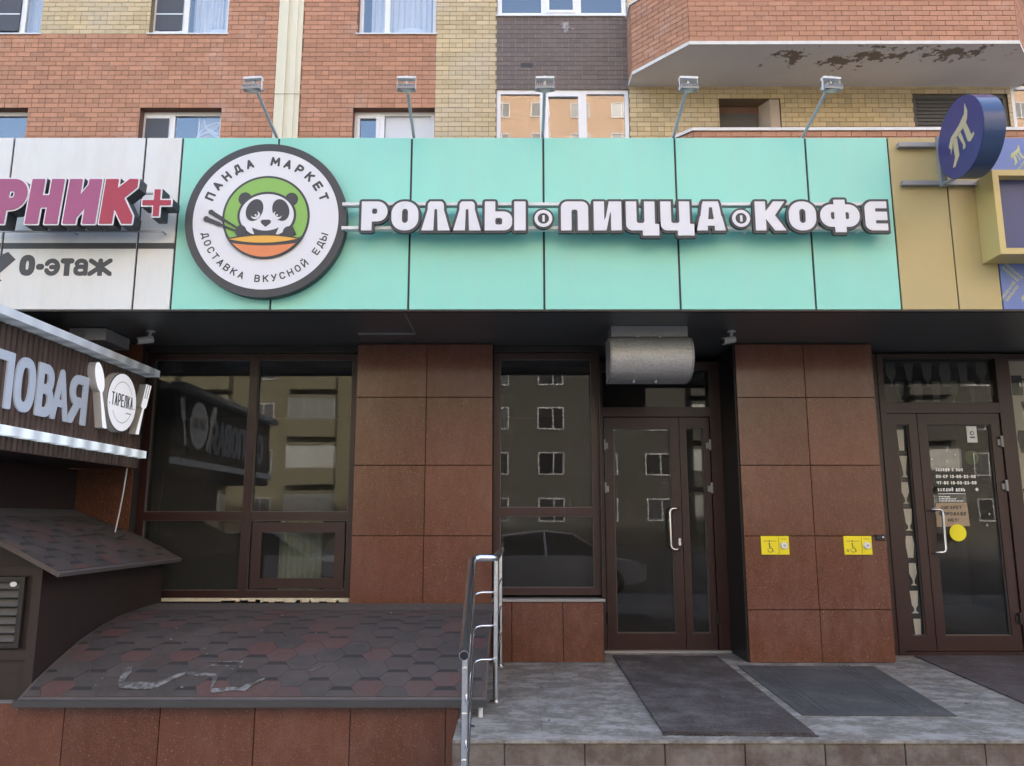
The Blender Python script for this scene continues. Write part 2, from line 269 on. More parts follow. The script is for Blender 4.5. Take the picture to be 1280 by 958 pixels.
# ------------------------------------------------------------------ mesh builder
def wl(o):
    v = Vector((0, 0, 0))
    while o is not None: v = v + Vector(o.location); o = o.parent
    return v
class MB:
    def __init__(s): s.v = []; s.f = []; s.m = []
    def add(s, vs, fs, mi=0):
        k = len(s.v); s.v += [tuple(p) for p in vs]; s.f += [tuple(i+k for i in f) for f in fs]; s.m += [mi]*len(fs); return s
    def box(s, x0, x1, y0, y1, z0, z1, mi=0, skip=''):
        vs = [(x0,y0,z0),(x1,y0,z0),(x1,y1,z0),(x0,y1,z0),(x0,y0,z1),(x1,y0,z1),(x1,y1,z1),(x0,y1,z1)]
        fs = {'b':(0,3,2,1),'t':(4,5,6,7),'f':(0,1,5,4),'k':(2,3,7,6),'l':(0,4,7,3),'r':(1,2,6,5)}
        return s.add(vs, [fs[k] for k in 'btfklr' if k not in skip], mi)
    def cbox(s, x0, x1, y0, y1, z0, z1, c=0.004, mi=0):
        """box whose front (-y) edge is chamfered"""
        vs = [(x0+c,y0,z0+c),(x1-c,y0,z0+c),(x1-c,y0,z1-c),(x0+c,y0,z1-c),
              (x0,y0+c,z0),(x1,y0+c,z0),(x1,y0+c,z1),(x0,y0+c,z1),(x0,y1,z0),(x1,y1,z0),(x1,y1,z1),(x0,y1,z1)]
        fs = [(0,1,2,3),(0,4,5,1),(1,5,6,2),(2,6,7,3),(3,7,4,0),(4,8,9,5),(5,9,10,6),(6,10,11,7),(7,11,8,4),(11,10,9,8)]
        return s.add(vs, fs, mi)
    def ring(s, x0, x1, z0, z1, y0, y1, t, mi=0, tb=None, tt=None):
        tb = t if tb is None else tb; tt = t if tt is None else tt
        s.box(x0, x1, y0, y1, z0, z0+tb, mi); s.box(x0, x1, y0, y1, z1-tt, z1, mi)
        s.box(x0, x0+t, y0+.0005, y1-.0005, z0+tb, z1-tt, mi, 'bt'); s.box(x1-t, x1, y0+.0005, y1-.0005, z0+tb, z1-tt, mi, 'bt'); return s
    def tube(s, pts, r, n=12, mi=0, cap=True):
        pts = [Vector(p) for p in pts]; rings = []
        up = None
        for i, p in enumerate(pts):
            d = (pts[min(i+1, len(pts)-1)] - pts[max(i-1, 0)]).normalized()
            if up is None: up = Vector((0, 0, 1)) if abs(d.z) < 0.9 else Vector((1, 0, 0))
            a = d.cross(up).normalized(); b = a.cross(d).normalized(); up = b
            rr = r[i] if isinstance(r, (list, tuple)) else r
            rings.append([p + a*cos(2*pi*k/n)*rr + b*sin(2*pi*k/n)*rr for k in range(n)])
        vs = [q for R in rings for q in R]; fs = []
        for i in range(len(pts)-1):
            for k in range(n): fs.append((i*n+k, i*n+(k+1) % n, (i+1)*n+(k+1) % n, (i+1)*n+k))
        if cap: fs += [tuple(range(n))[::-1], tuple(range((len(pts)-1)*n, len(pts)*n))]
        return s.add(vs, fs, mi)
    def prism(s, poly, d, f3, mi=0):
        """polygon (2D, convex or simple) pushed from 0 to d; f3 maps (u, v, w) to space"""
        n = len(poly); vs = [f3(u, v, 0) for u, v in poly] + [f3(u, v, d) for u, v in poly]
        fs = [tuple(range(n)), tuple(range(n, 2*n))[::-1]] + [(i, i+n, (i+1) % n+n, (i+1) % n) for i in range(n)]
        return s.add(vs, fs, mi)
    def build(s, name, mt, parent=None, smooth=False, at=None, kind=None, label=None, fix=True, local=False):
        me = bpy.data.meshes.new(name); off = wl(parent) if parent is not None else Vector((0, 0, 0))
        org = Vector(at) if at is not None else Vector((0, 0, 0))
        base = Vector((0, 0, 0)) if local else (off + org if parent is not None else org)
        me.from_pydata([tuple(Vector(p) - base) for p in s.v], [], s.f)
        for q in (mt if isinstance(mt, (list, tuple)) else [mt]): me.materials.append(q)
        if any(s.m): me.polygons.foreach_set('material_index', s.m)
        if fix:
            import bmesh
            b = bmesh.new(); b.from_mesh(me); bmesh.ops.recalc_face_normals(b, faces=b.faces); b.to_mesh(me); b.free()
        if smooth:
            me.polygons.foreach_set('use_smooth', [True]*len(me.polygons)); me.set_sharp_from_angle(angle=radians(40))
        o = bpy.data.objects.new(name, me); COL.objects.link(o); o.location = org
        if parent is not None: o.parent = parent
        if kind: o['kind'] = kind
        if label: o['label'] = label
        return o
def thing(name, loc, label, cat, group=None, kind=None):
    o = bpy.data.objects.new(name, None); COL.objects.link(o); o.location = loc; o.empty_display_size = 0.2
    if label: o['label'] = label
    if cat: o['category'] = cat
    if group: o['group'] = group
    if kind: o['kind'] = kind
    return o
def copy_tree(o, parent=None):
    c = o.copy(); COL.objects.link(c); c.parent = parent
    for ch in list(o.children): copy_tree(ch, c)
    return c
def tag(o, label, cat, group=None):
    o['label'] = label; o['category'] = cat
    if group: o['group'] = group
    return o
def piece(name, mesh_obj, loc, parent, rotz=0.0, scale=None):
    """another object on the same mesh, placed by world position"""
    o = mesh_obj.copy(); o.name = name; COL.objects.link(o); o.parent = parent
    o.location = Vector(loc) - wl(parent); o.rotation_euler = (0, 0, rotz)
    if scale: o.scale = scale
    return o

# ------------------------------------------------------------------ lettering: strokes -> distance field -> outline -> solid letter
def arc(cx, cy, rx, ry, a0, a1, n=10):
    return [(cx + rx*cos(radians(a0+(a1-a0)*i/n)), cy + ry*sin(radians(a0+(a1-a0)*i/n))) for i in range(n+1)]
def oval(x0, x1, y0, y1, e=2.6, n=28):
    r = []
    for i in range(n+1):
        a = 2*pi*i/n; c, s_ = cos(a), sin(a)
        r.append(((x0+x1)/2 + (x1-x0)/2*math.copysign(abs(c)**(2/e), c), (y0+y1)/2 + (y1-y0)/2*math.copysign(abs(s_)**(2/e), s_)))
    return r
def bowl(x0, x1, y0, y1):      # stem side at x0, rounded to x1
    xm = x0+(x1-x0)*0.55; return [(x0, y1)] + arc(xm, (y0+y1)/2, x1-xm, (y1-y0)/2, 90, -90, 12) + [(x0, y0)]
ST = {
 'А': [[(0,0),(.5,1),(1,0)],[(.2,.3),(.8,.3)]],
 'Б': [[(.92,1),(0,1),(0,0)], bowl(0,1,0,.56)],
 'В': [[(0,0),(0,1)], bowl(0,.92,.53,1), bowl(0,1,0,.53)],
 'Г': [[(0,0),(0,1),(1,1)]],
 'Д': [[(.2,.08),(.36,1),(.82,1),(.82,.08)],[(0,-.14),(0,.08),(1,.08),(1,-.14)]],
 'Е': [[(1,1),(0,1),(0,0),(1,0)],[(0,.52),(.85,.52)]],
 'Ж': [[(.5,0),(.5,1)],[(0,1),(.5,.5),(1,1)],[(0,0),(.5,.5),(1,0)]],
 'З': [arc(.42,.76,.5,.24,150,-90)+arc(.42,.26,.58,.26,90,-150)],
 'И': [[(0,1),(0,0)],[(0,0.05),(1,.95)],[(1,1),(1,0)]],
 'Й': [[(0,1),(0,0)],[(0,0.05),(1,.95)],[(1,1),(1,0)], arc(.5,1.32,.26,.12,180,360)],
 'К': [[(0,0),(0,1)],[(1,1),(.03,.47)],[(.35,.62),(1,0)]],
 'Л': [[(0,0),(.34,1),(1,1),(1,0)]],
 'М': [[(0,0),(.08,1),(.5,.3),(.92,1),(1,0)]],
 'Н': [[(0,0),(0,1)],[(1,0),(1,1)],[(0,.5),(1,.5)]],
 'О': [oval(0,1,0,1)], '0': [oval(0,1,0,1)],
 'П': [[(0,0),(0,1),(1,1),(1,0)]],
 'Р': [[(0,0),(0,1)], bowl(0,1,.42,1)],
 'С': [[(1,.78)]+arc(.5,.68,.5,.32,20,180,10)[0:]+arc(.5,.32,.5,.32,180,340,10)],
 'Т': [[(0,1),(1,1)],[(.5,1),(.5,0)]],
 'У': [[(0,1),(.52,.36)],[(1,1),(.3,0),(.1,0)]],
 'Х': [[(0,0),(1,1)],[(0,1),(1,0)]],
 'Ц': [[(0,1),(0,0),(1,0)],[(.85,1),(.85,0)],[(1,0),(1,-.2)]],
 'Ч': [[(0,1),(0,.5),(1,.45)],[(1,1),(1,0)]],
 'Ы': [[(0,1),(0,0)], bowl(0,.62,0,.56),[(1,1),(1,0)]],
 'Ь': [[(0,1),(0,0)], bowl(0,1,0,.56)],
 'Я': [[(1,0),(1,1)], [(1-x,y) for x,y in bowl(0,1,.42,1)],[(.55,.45),(0,0)]],
 'ж': [[(.5,0),(.5,.78)],[(0,.78),(.5,.4),(1,.78)],[(0,0),(.5,.4),(1,0)]],
 'э': [arc(.45,.39,.55,.39,150,-150,20),[(.4,.39),(.95,.39)]],
 'т': [[(0,.78),(1,.78)],[(.5,.78),(.5,0)]],
 'а': [[(.05,.6)]+arc(.5,.56,.45,.22,160,0,8)+[(.95,0)], oval(0,.95,0,.42)],
 '1': [[(.2,.8),(.6,1),(.6,0)]], '2': [arc(.5,.72,.45,.28,170,-20)+[(0,0),(1,0)]],
 '3': [arc(.42,.76,.5,.24,150,-90)+arc(.42,.26,.58,.26,90,-150)], '8': [oval(.05,.95,.52,1),oval(0,1,0,.52)],
 '-': [[(0,.4),(1,.4)]], ':': [[(.5,.2),(.5,.22)],[(.5,.7),(.5,.72)]], '!': [[(.5,1),(.5,.35)],[(.5,.0),(.5,.02)]],
 '+': [[(0,.5),(1,.5)],[(.5,0),(.5,1)]], '.': [[(.5,.0),(.5,.02)]],
}
def d_seg(X, Y, a, b):
    ax, ay = a; bx, by = b; vx, vy = bx-ax, by-ay; L = vx*vx+vy*vy+1e-12
    t = np.clip(((X-ax)*vx+(Y-ay)*vy)/L, 0, 1); return np.hypot(X-ax-t*vx, Y-ay-t*vy)
def d_box(X, Y, x0, y0, x1, y1, r=0.0):
    qx = np.abs(X-(x0+x1)/2)-(x1-x0)/2+r; qy = np.abs(Y-(y0+y1)/2)-(y1-y0)/2+r
    return np.hypot(np.maximum(qx, 0), np.maximum(qy, 0))+np.minimum(np.maximum(qx, qy), 0)-r
def d_poly(X, Y, P):
    d = np.full(X.shape, 1e9); s = np.ones(X.shape); n = len(P)
    for i in range(n):
        a, b = P[i], P[(i+1) % n]; d = np.minimum(d, d_seg(X, Y, a, b))
        c1 = Y >= a[1]; c2 = Y < b[1]; c3 = (b[0]-a[0])*(Y-a[1]) > (b[1]-a[1])*(X-a[0])
        fl = (c1 & c2 & c3) | (~c1 & ~c2 & ~c3); s = np.where(fl, -s, s)
    return s*d
def d_stroke(ch, w, h, t, clip, shear=0.0, tx=None):
    """tx: horizontal stroke inset may differ (kept equal here)"""
    def f(X, Y):
        d = np.full(X.shape, 1e9)
        for pl in ST[ch]:
            q = [(t/2+x*(w-t), t/2+y*(h-t)) for x, y in pl]
            if clip:      # run the ends on so the box can cut them square
                def ext(a, b):
                    vx, vy = a[0]-b[0], a[1]-b[1]; L = math.hypot(vx, vy) or 1
                    e = t*0.8
                    return (a[0]+vx/L*e, a[1]+vy/L*e)
                edge = lambda p_: abs(p_[1]-t/2) < 1e-4 or abs(p_[1]-h+t/2) < 1e-4
                if len(q) >= 2 and q[0] != q[-1] and len(q) < 8:
                    if edge(q[0]) and abs(q[0][0]-q[1][0]) < w*0.9 and abs(q[0][1]-q[1][1]) > .05*h: q[0] = ext(q[0], q[1])
                    if edge(q[-1]) and abs(q[-1][1]-q[-2][1]) > .05*h: q[-1] = ext(q[-1], q[-2])
            for a, b in zip(q[:-1], q[1:]): d = np.minimum(d, d_seg(X, Y, a, b))
        d = d - t/2
        if clip:
            lo = -0.2*h if ch in 'ДЦ' else 0
            d = np.maximum(d, d_box(X, Y, 0, lo, w, h*1.5 if ch == 'Й' else h))
        return d
    return f
def contours(f, x0, y0, x1, y1, step, level=0.0):
    xs = np.arange(x0, x1+step, step); ys = np.arange(y0, y1+step, step); X, Y = np.meshgrid(xs, ys)
    D = f(X, Y)-level; D = np.where(np.abs(D) < 1e-7, 1e-7, D); S = D < 0
    code = S[:-1, :-1]*1 + S[:-1, 1:]*2 + S[1:, 1:]*4 + S[1:, :-1]*8
    T = {1:[(3,0)],2:[(0,1)],3:[(3,1)],4:[(1,2)],5:[(3,2),(1,0)],6:[(0,2)],7:[(3,2)],8:[(2,3)],9:[(2,0)],10:[(0,3),(2,1)],11:[(2,1)],12:[(1,3)],13:[(1,0)],14:[(0,3)]}
    nxt = {}; pos = {}
    def key(i, j, e): return {0:(i,j,0),1:(i,j+1,1),2:(i+1,j,0),3:(i,j,1)}[e]
    def pt(k):
        i, j, o = k
        if o == 0: a, b = D[i, j], D[i, j+1]; return (xs[j]+step*a/(a-b), ys[i])
        a, b = D[i, j], D[i+1, j]; return (xs[j], ys[i]+step*a/(a-b))
    for i, j in zip(*np.nonzero((code > 0) & (code < 15))):
        for a, b in T[int(code[i, j])]: nxt[key(i, j, a)] = key(i, j, b)
    loops = []
    while nxt:
        k0 = next(iter(nxt)); k = k0; L = []
        while k in nxt: L.append(pt(k)); k = nxt.pop(k)
        if len(L) > 6: loops.append(simplify(L, step*0.12))
    return loops
def simplify(L, tol):
    n = len(L); h = n//2
    def rdp(P):
        if len(P) < 3: return P
        A = np.array(P); a, b = A[0], A[-1]; ab = b-a; l = math.hypot(*ab) + 1e-12
        d = np.abs((A[:, 0]-a[0])*ab[1]-(A[:, 1]-a[1])*ab[0])/l; i = int(np.argmax(d))
        if d[i] <= tol: return [P[0], P[-1]]
        return rdp(P[:i+1])[:-1] + rdp(P[i:])
    r = rdp(L[:h+1])[:-1] + rdp(L[h:]+[L[0]])[:-1]
    return r if len(r) >= 3 else L
def solid(loops, depth):
    c = bpy.data.curves.new('outline', 'CURVE'); c.dimensions = '2D'; c.fill_mode = 'BOTH'; c.extrude = depth/2
    for L in loops:
        s = c.splines.new('POLY'); s.points.add(len(L)-1)
        for i, (x, y) in enumerate(L): s.points[i].co = (x, y, 0, 1)
        s.use_cyclic_u = True
    o = bpy.data.objects.new('outline', c); me = bpy.data.meshes.new_from_object(o)
    vs = [(v.co.x, v.co.y, v.co.z+depth/2) for v in me.vertices]; fs = [tuple(p.vertices) for p in me.polygons]
    bpy.data.objects.remove(o); bpy.data.curves.remove(c); bpy.data.meshes.remove(me)
    return vs, fs
CACHE = {}
def glyph(ch, w, h, t, clip, depth, level=0.0, res=44):
    k = (ch, round(w, 5), round(h, 5), round(t, 5), clip, depth, level, res)
    if k not in CACHE:
        mg = level + h*0.08
        CACHE[k] = solid(contours(d_stroke(ch, w, h, t, clip), -mg-h*.05, -mg-h*.26, w+mg+h*.05, h*1.45+mg if ch == 'Й' else h+mg, h/res, level), depth)
    return CACHE[k]
def wfac(ch): return {'М':1.25,'Ж':1.4,'ж':1.35,'Ы':1.35,'Д':1.15,'-':.6,':':.35,'.':.35,'!':.35,'1':.7,' ':.6,'Г':.85,'Ф':1.3,'а':.95,'э':.9,'т':.85}.get(ch, 1.0)
def line(mb, text, x, z, h, w, t, gap, place, depth=0.002, clip=False, res=22, width=None, mi=0):
    """a line of text; place(u, v, d) maps to space; width squeezes it to a total width"""
    tot = sum(w*wfac(c)+gap for c in text)-gap
    k = width/tot if width else 1.0
    for c in text:
        cw = w*wfac(c)*k
        if c != ' ':
            vs, fs = glyph(c, cw, h, min(t, cw*.5), clip, depth, res=res)
            mb.add([place(x+a, z+b, d) for a, b, d in vs], fs, mi)
        x += cw+gap*k
FRONT = lambda Y: (lambda u, v, d: (u, Y-d, v))        # on a plane facing the street, thickness towards the viewer
SIDE = lambda X: (lambda u, v, d: (X+d, u, v))         # on a plane facing +x
def ellipse(cx, cy, rx, ry, n=40, rot=0):
    c, s = cos(radians(rot)), sin(radians(rot))
    return [(cx+rx*cos(2*pi*i/n)*c-ry*sin(2*pi*i/n)*s, cy+rx*cos(2*pi*i/n)*s+ry*sin(2*pi*i/n)*c) for i in range(n)]

# ================================================================== SETTING: ground, pavement, road
ZP = 0.39                       # top of the entrance platform
mb = MB(); mb.box(-300, 300, -300, 300, -0.6, -0.18); mb.build('ground', M['asphalt'], kind='structure')
mb = MB(); mb.box(-60, 60, -2.6, 13.5, -0.17, 0.0); mb.build('pavement', M['paving'], kind='structure')
mb = MB(); mb.box(-60, 60, -14, -2.62, -0.176, -0.13); mb.build('road', M['asphalt'], kind='structure')

# ================================================================== APARTMENT BLOCK
YU = 14.1
apt = thing('apartment_building', (0, YU, 0), 'orange, yellow and brown brick apartment block rising behind the shop signs', 'building')
CH, CL, J = 0.098, 0.26, 0.010          # brick course, pitch, joint
Z0 = 7.448                              # first course drawn
def snap(z): return Z0 + round((z-Z0)/CH)*CH
UL = snap(10.93); US = snap(11.36)
LT = snap(9.39); LB = LT-1.53
# openings: (x0, x1, z0, z1)
HOLES = {
 'a1': (-10.9, -9.28, UL, 12.45), 'a2': (-7.14, -5.60, UL, 12.45), 'a3': (-3.035, -1.494, UL, 12.45), 'a4': (-0.29, 2.262, US, 12.45),
 'b1': (-10.9, -9.345, LB, LT), 'b2': (-7.18, -5.607, LB, LT), 'b3': (-3.07, -1.494, LB, LT), 'b4': (-0.305, 2.266, 8.05, snap(9.76)),
 'c1': (3.998, 5.191, 7.6, snap(9.60)), 'c2': (7.755, 9.60, 7.6, snap(9.67)), 'c4': (9.67, 11.3, 8.05, snap(9.86)), 'd1': (4.2, 5.3, 10.4, 12.45), 'd2': (7.7, 9.5, 10.4, 12.45),
}
ZT = Z0 + 52*CH
def holes_in(x0, x1): return [h for h in HOLES.values() if h[1] > x0 and h[0] < x1]
def sheet(mb, x0, x1, z0, z1, Y, depth, mi=0):
    hs = [(max(h[0], x0), min(h[1], x1), max(h[2], z0), min(h[3], z1)) for h in holes_in(x0, x1)]
    hs = [h for h in hs if h[3] > h[2]]
    xs = sorted({x0, x1, *[h[0] for h in hs], *[h[1] for h in hs]}); zs = sorted({z0, z1, *[h[2] for h in hs], *[h[3] for h in hs]})
    for a, b in zip(xs[:-1], xs[1:]):
        for c, d in zip(zs[:-1], zs[1:]):
            m_, n_ = (a+b)/2, (c+d)/2
            if any(h[0] < m_ < h[1] and h[2] < n_ < h[3] for h in hs): continue
            mb.add([(a, Y, c), (b, Y, c), (b, Y, d), (a, Y, d)], [(0, 1, 2, 3)], mi)
    for a, b, c, d in hs:
        for q in ([(a,Y,c),(a,Y+depth,c),(a,Y+depth,d),(a,Y,d)], [(b,Y,c),(b,Y,d),(b,Y+depth,d),(b,Y+depth,c)], [(a,Y,d),(a,Y+depth,d),(b,Y+depth,d),(b,Y,d)], [(a,Y,c),(b,Y,c),(b,Y+depth,c),(a,Y+depth,c)]):
            mb.add(q, [(0, 1, 2, 3)], mi)
def courses(mb, x0, x1, z0, z1, phase=0):
    i0 = int(round((z0-Z0)/CH)); i1 = int(round((z1-Z0)/CH))
    for i in range(i0, i1):
        za = Z0+i*CH; hd = (i % 6 == 3); L = CL/2 if hd else CL
        x = math.floor(x0/CL)*CL - CL + (CL/2 if i % 2 else 0) + phase
        cut = [(h[0], h[1]) for h in holes_in(x0, x1) if h[2] < za+CH*.5 < h[3]]
        while x < x1:
            segs = [(max(x+J/2, x0+.002), min(x+L-J/2, x1-.002))]
            for c in cut:
                n_ = []
                for a, b in segs:
                    if c[1] <= a or c[0] >= b: n_.append((a, b)); continue
                    if a < c[0]: n_.append((a, c[0]))
                    if b > c[1]: n_.append((c[1], b))
                segs = n_
            for a, b in segs:
                if b-a > .02:
                    p = random.uniform(-.0015, .0025)
                    mb.box(a, b, YU-.009-p, YU+.02, za+J/2, za+CH-J/2, 0, 'k')
            x += L
red, yel, brn = MB(), MB(), MB(); back = MB()
for (x0, x1, z0, z1, kind) in ((-11.6, -4.595, Z0, UL, 'r'), (-11.6, -5.60, UL, ZT, 'y'), (-5.60, -4.595, UL, ZT, 'r'), (-4.115, -1.490, Z0, ZT, 'r'),
                               (-1.490, -0.300, Z0, ZT, 'y'), (-0.300, 2.264, Z0, ZT, 'b'), (2.264, 9.66, Z0, ZT, 'y'), (9.66, 11.6, Z0, ZT, 'r')):
    courses({'r': red, 'y': yel, 'b': brn}[kind], x0, x1, z0, z1, 0.07)
    sheet(back, x0, x1, z0, z1, YU, 0.30, {'r': 0, 'y': 1, 'b': 2}[kind])
wall = back.build('wall', [M['mred'], M['myellow'], M['mbrown']], apt, fix=False)
red.build('red_brickwork', M['red'], wall, kind='stuff', fix=False)
yel.build('yellow_brickwork', M['yellow'], wall, kind='stuff', fix=False)
brn.build('brown_brickwork', M['brown'], wall, kind='stuff', fix=False)
mb = MB()
mb.box(-30, 30, 14.75, 26, 0, 40); mb.box(-30, -11.6, YU, 14.74, 0, 40); mb.box(11.6, 30, YU, 14.74, 0, 40)
mb.box(-11.6, 11.6, YU, 14.74, ZT, 40); mb.box(-11.6, 11.6, YU, 14.74, 0, Z0)
mb.build('tower_body', [M['plain_brick']], apt)
mb = MB(); mb.box(-11.6, 11.6, 14.735, 14.745, Z0, ZT); mb.build('inner_wall', M['room'], apt)
# pale vertical casing between the red fields
ca = MB(); ca.box(-4.595, -4.115, YU-.03, YU+.02, Z0, ZT); ca.box(-4.50, -4.40, YU-.065, YU-.03, Z0, ZT); ca.box(-4.31, -4.21, YU-.065, YU-.03, Z0, ZT)
pil = ca.build('pilaster_casing', M['cream'], apt)
for zz in (9.66, 12.0):
    mb = MB(); mb.box(-4.6, -4.11, YU-.068, YU-.064, zz, zz+.012); mb.build('casing_joint', M['myellow'], pil)
mb = MB(); mb.box(0.17, 0.40, YU-.0145, YU+.01, 10.26, 10.35); mb.build('vent_hole', M['black'], apt)
mb = MB()
P_ = [(0.97, 11.20), (1.00, 11.235), (1.045, 11.215), (1.085, 11.24), (1.125, 11.19), (1.10, 11.15), (1.135, 11.11), (1.09, 11.06), (1.105, 11.005), (1.065, 11.02), (1.05, 10.985), (1.02, 11.03), (1.03, 11.08), (0.985, 11.10), (1.01, 11.14)]
mb.prism(P_[::-1], .002, FRONT(YU-.0118))
for k in range(16):
    a_, b_, r_ = 1.05+random.gauss(0, .10), 11.10+random.gauss(0, .09), random.uniform(.006, .018); mb.prism(ellipse(a_, b_, r_, r_*.7, 7, random.uniform(0, 90)), .0018, FRONT(YU-.0119))
mb.build('paint_splash', M['splash'], apt, kind='stuff')

def window(key, bars, sill=True, net=None, clear=None, recess=0.13, cover=None, t=0.075, frame='white_plastic', pane='upper_glass', sash=None, cdist=.24):
    x0, x1, z0, z1 = HOLES[key]; y = YU+recess
    f = MB(); f.ring(x0+.004, x1-.004, z0+.004, z1-.004, y, y+.07, t)
    xs = [x0] + [x0+(x1-x0)*b for b in bars] + [x1]
    for b in xs[1:-1]: f.box(b-.05, b+.05, y-.004, y+.066, z0+t, z1-t)
    if sash is not None:
        a, b = xs[sash]+.05, xs[sash+1]-.05; f.ring(a, b, z0+t+.002, z1-t-.002, y-.018, y+.05, .06)
    w = f.build('window', M[frame], apt)
    for a0_, (a, b) in enumerate(zip(xs[:-1], xs[1:])):
        p = MB(); p.box(a+.05, b-.05, y+.030, y+.036, z0+t-.005, z1-t+.005); p.build('pane', M['clear_glass' if clear == a0_ else pane], w)
    if net is not None:
        a, b = xs[net]+.06, xs[net+1]-.055; q = MB(); q.box(a, b, y-.030, y-.0265, z0+t+.07, z1-t-.07); nt_ = q.build('insect_screen', M['net'], w)
        q = MB(); q.box(a, b, y-.034, y-.0305, z0+t+.42, z0+t+.445); q.build('screen_bar', M['white_plastic'], nt_)
    if sill:
        s = MB(); s.box(x0-.03, x1+.03, YU-.045, y+.01, z0-.022, z0+.003); s.build('sill', M['white_metal'], w)
    if cover:
        c = MB(); a0, a1, ztop, m_, amp = cover; n = 60; xs2 = [x0+.05+(x1-x0-.1)*(a0+(a1-a0)*i/n) for i in range(n+1)]
        vs = []
        for i, xx in enumerate(xs2):
            yy = y+cdist+amp*sin(i*1.1)+amp*.6*sin(i*2.3+1)
            vs += [(xx, yy, z0), (xx, yy, z1)]
        c.add(vs, [(2*i, 2*i+2, 2*i+3, 2*i+1) for i in range(n)]); c.build('curtain', M[m_], w, smooth=True)
    return w
window('a1', (0.0+.72,), net=0, cover=(.1, 1, 1, 'curtain', .02))
w = window('a2', (.42,), sash=0, net=0, cover=(.45, 1, 1, 'curtain', .02), sill=True)
window('a3', (.36,), cover=(.1, 1, 1, 'curtain', .02))
window('a4', (.36, .63), recess=0.03, sill=True, t=.085, sash=1)
window('b1', (.4,), sill=False, recess=.16)
window('b2', (.36,), sill=False, recess=.16, sash=0, net=0)
window('b3', (.34,), sill=False, clear=1, recess=.16, sash=0, cover=(.37, 1, 1, 'window_white', .0), cdist=.05)  # white sheet behind the right pane stands in for a bright reflection
window('b4', (.35, .66), sill=False, recess=0.03, t=.08, sash=1)
window('c4', (.5,), sill=False, recess=0.03, t=.08)
# folded shapes standing on the sills behind the glass
for xc_, rx_, hh in ((-2.02, .36, .21), (-5.86, .24, .19)):
    mb = MB(); mb.prism(arc(xc_, UL+.076, rx_, hh-.0, 180, 0, 16), .03, lambda u, v, d: (u, YU+.215+d, v)); mb.build('sill_cushion', M['window_white'], apt)
lb = MB(); lb.box(-6.13, -5.66, YU+.30, YU+.31, LB, LT-.05); ln_ = lb.build('reflection_board', M['plaster'], apt)  # board and curved bars modelled in place of a pale reflection on the pane
for (cx, cz, r_, a0, a1) in ((-6.15, 8.7, .46, 10, 75), (-5.63, 9.35, .42, 185, 262), (-5.9, 8.75, .30, 30, 150), (-6.05, 9.35, .33, 280, 350), (-5.7, 8.75, .5, 95, 160)):
    q = MB(); q.tube([(x_, YU+.285, z_) for x_, z_ in arc(cx, cz, r_, r_, a0, a1, 10)], .018, 6); q.build('reflection_bar', M['white_plastic'], ln_)
q = MB(); q.box(-6.15, -6.12, YU+.26, YU+.30, LB, LT-.05); q.build('reflection_frame', M['white_plastic'], ln_)
# dim openings under the balcony
x0, x1, z0, z1 = HOLES['c1']
mb = MB(); mb.box(x0+.01, x1-.36, YU+.27, YU+.31, z0, z1-.17); mb.build('dark_door', M['shutter'], apt)
mb = MB(); mb.box(x0+.01, x1-.02, YU+.28, YU+.35, z1-.17, z1-.01); mb.build('door_head', M['mred'], apt)
mb = MB(); mb.prism([(x1-.36, .34), (x1-.20, .012), (x1-.015, .012), (x1-.015, .34)], z1-z0-.02, lambda u, v, d: (u, YU+v, z0+.01+d)); mb.build('plaster_reveal', M['plaster'], apt)
x0, x1, z0, z1 = HOLES['c2']
sh = MB()
for k in range(9): sh.cbox(x0+.02, x1-.02, YU+.05, YU+.09, z1-.10-k*.075, z1-.032-k*.075, .012)
sh.ring(x0+.005, x1-.005, z0, z1-.005, YU+.03, YU+.10, .07)
sh.build('roller_shutter', M['shutter'], apt)
mb = MB(); mb.box(x0+.08, x0+.78, YU+.10, YU+.14, z0, z1-.72); mb.box(x0+.84, x1-.08, YU+.10, YU+.14, z0, z1-.72); mb.build('brown_panel', M['plaster'], apt)

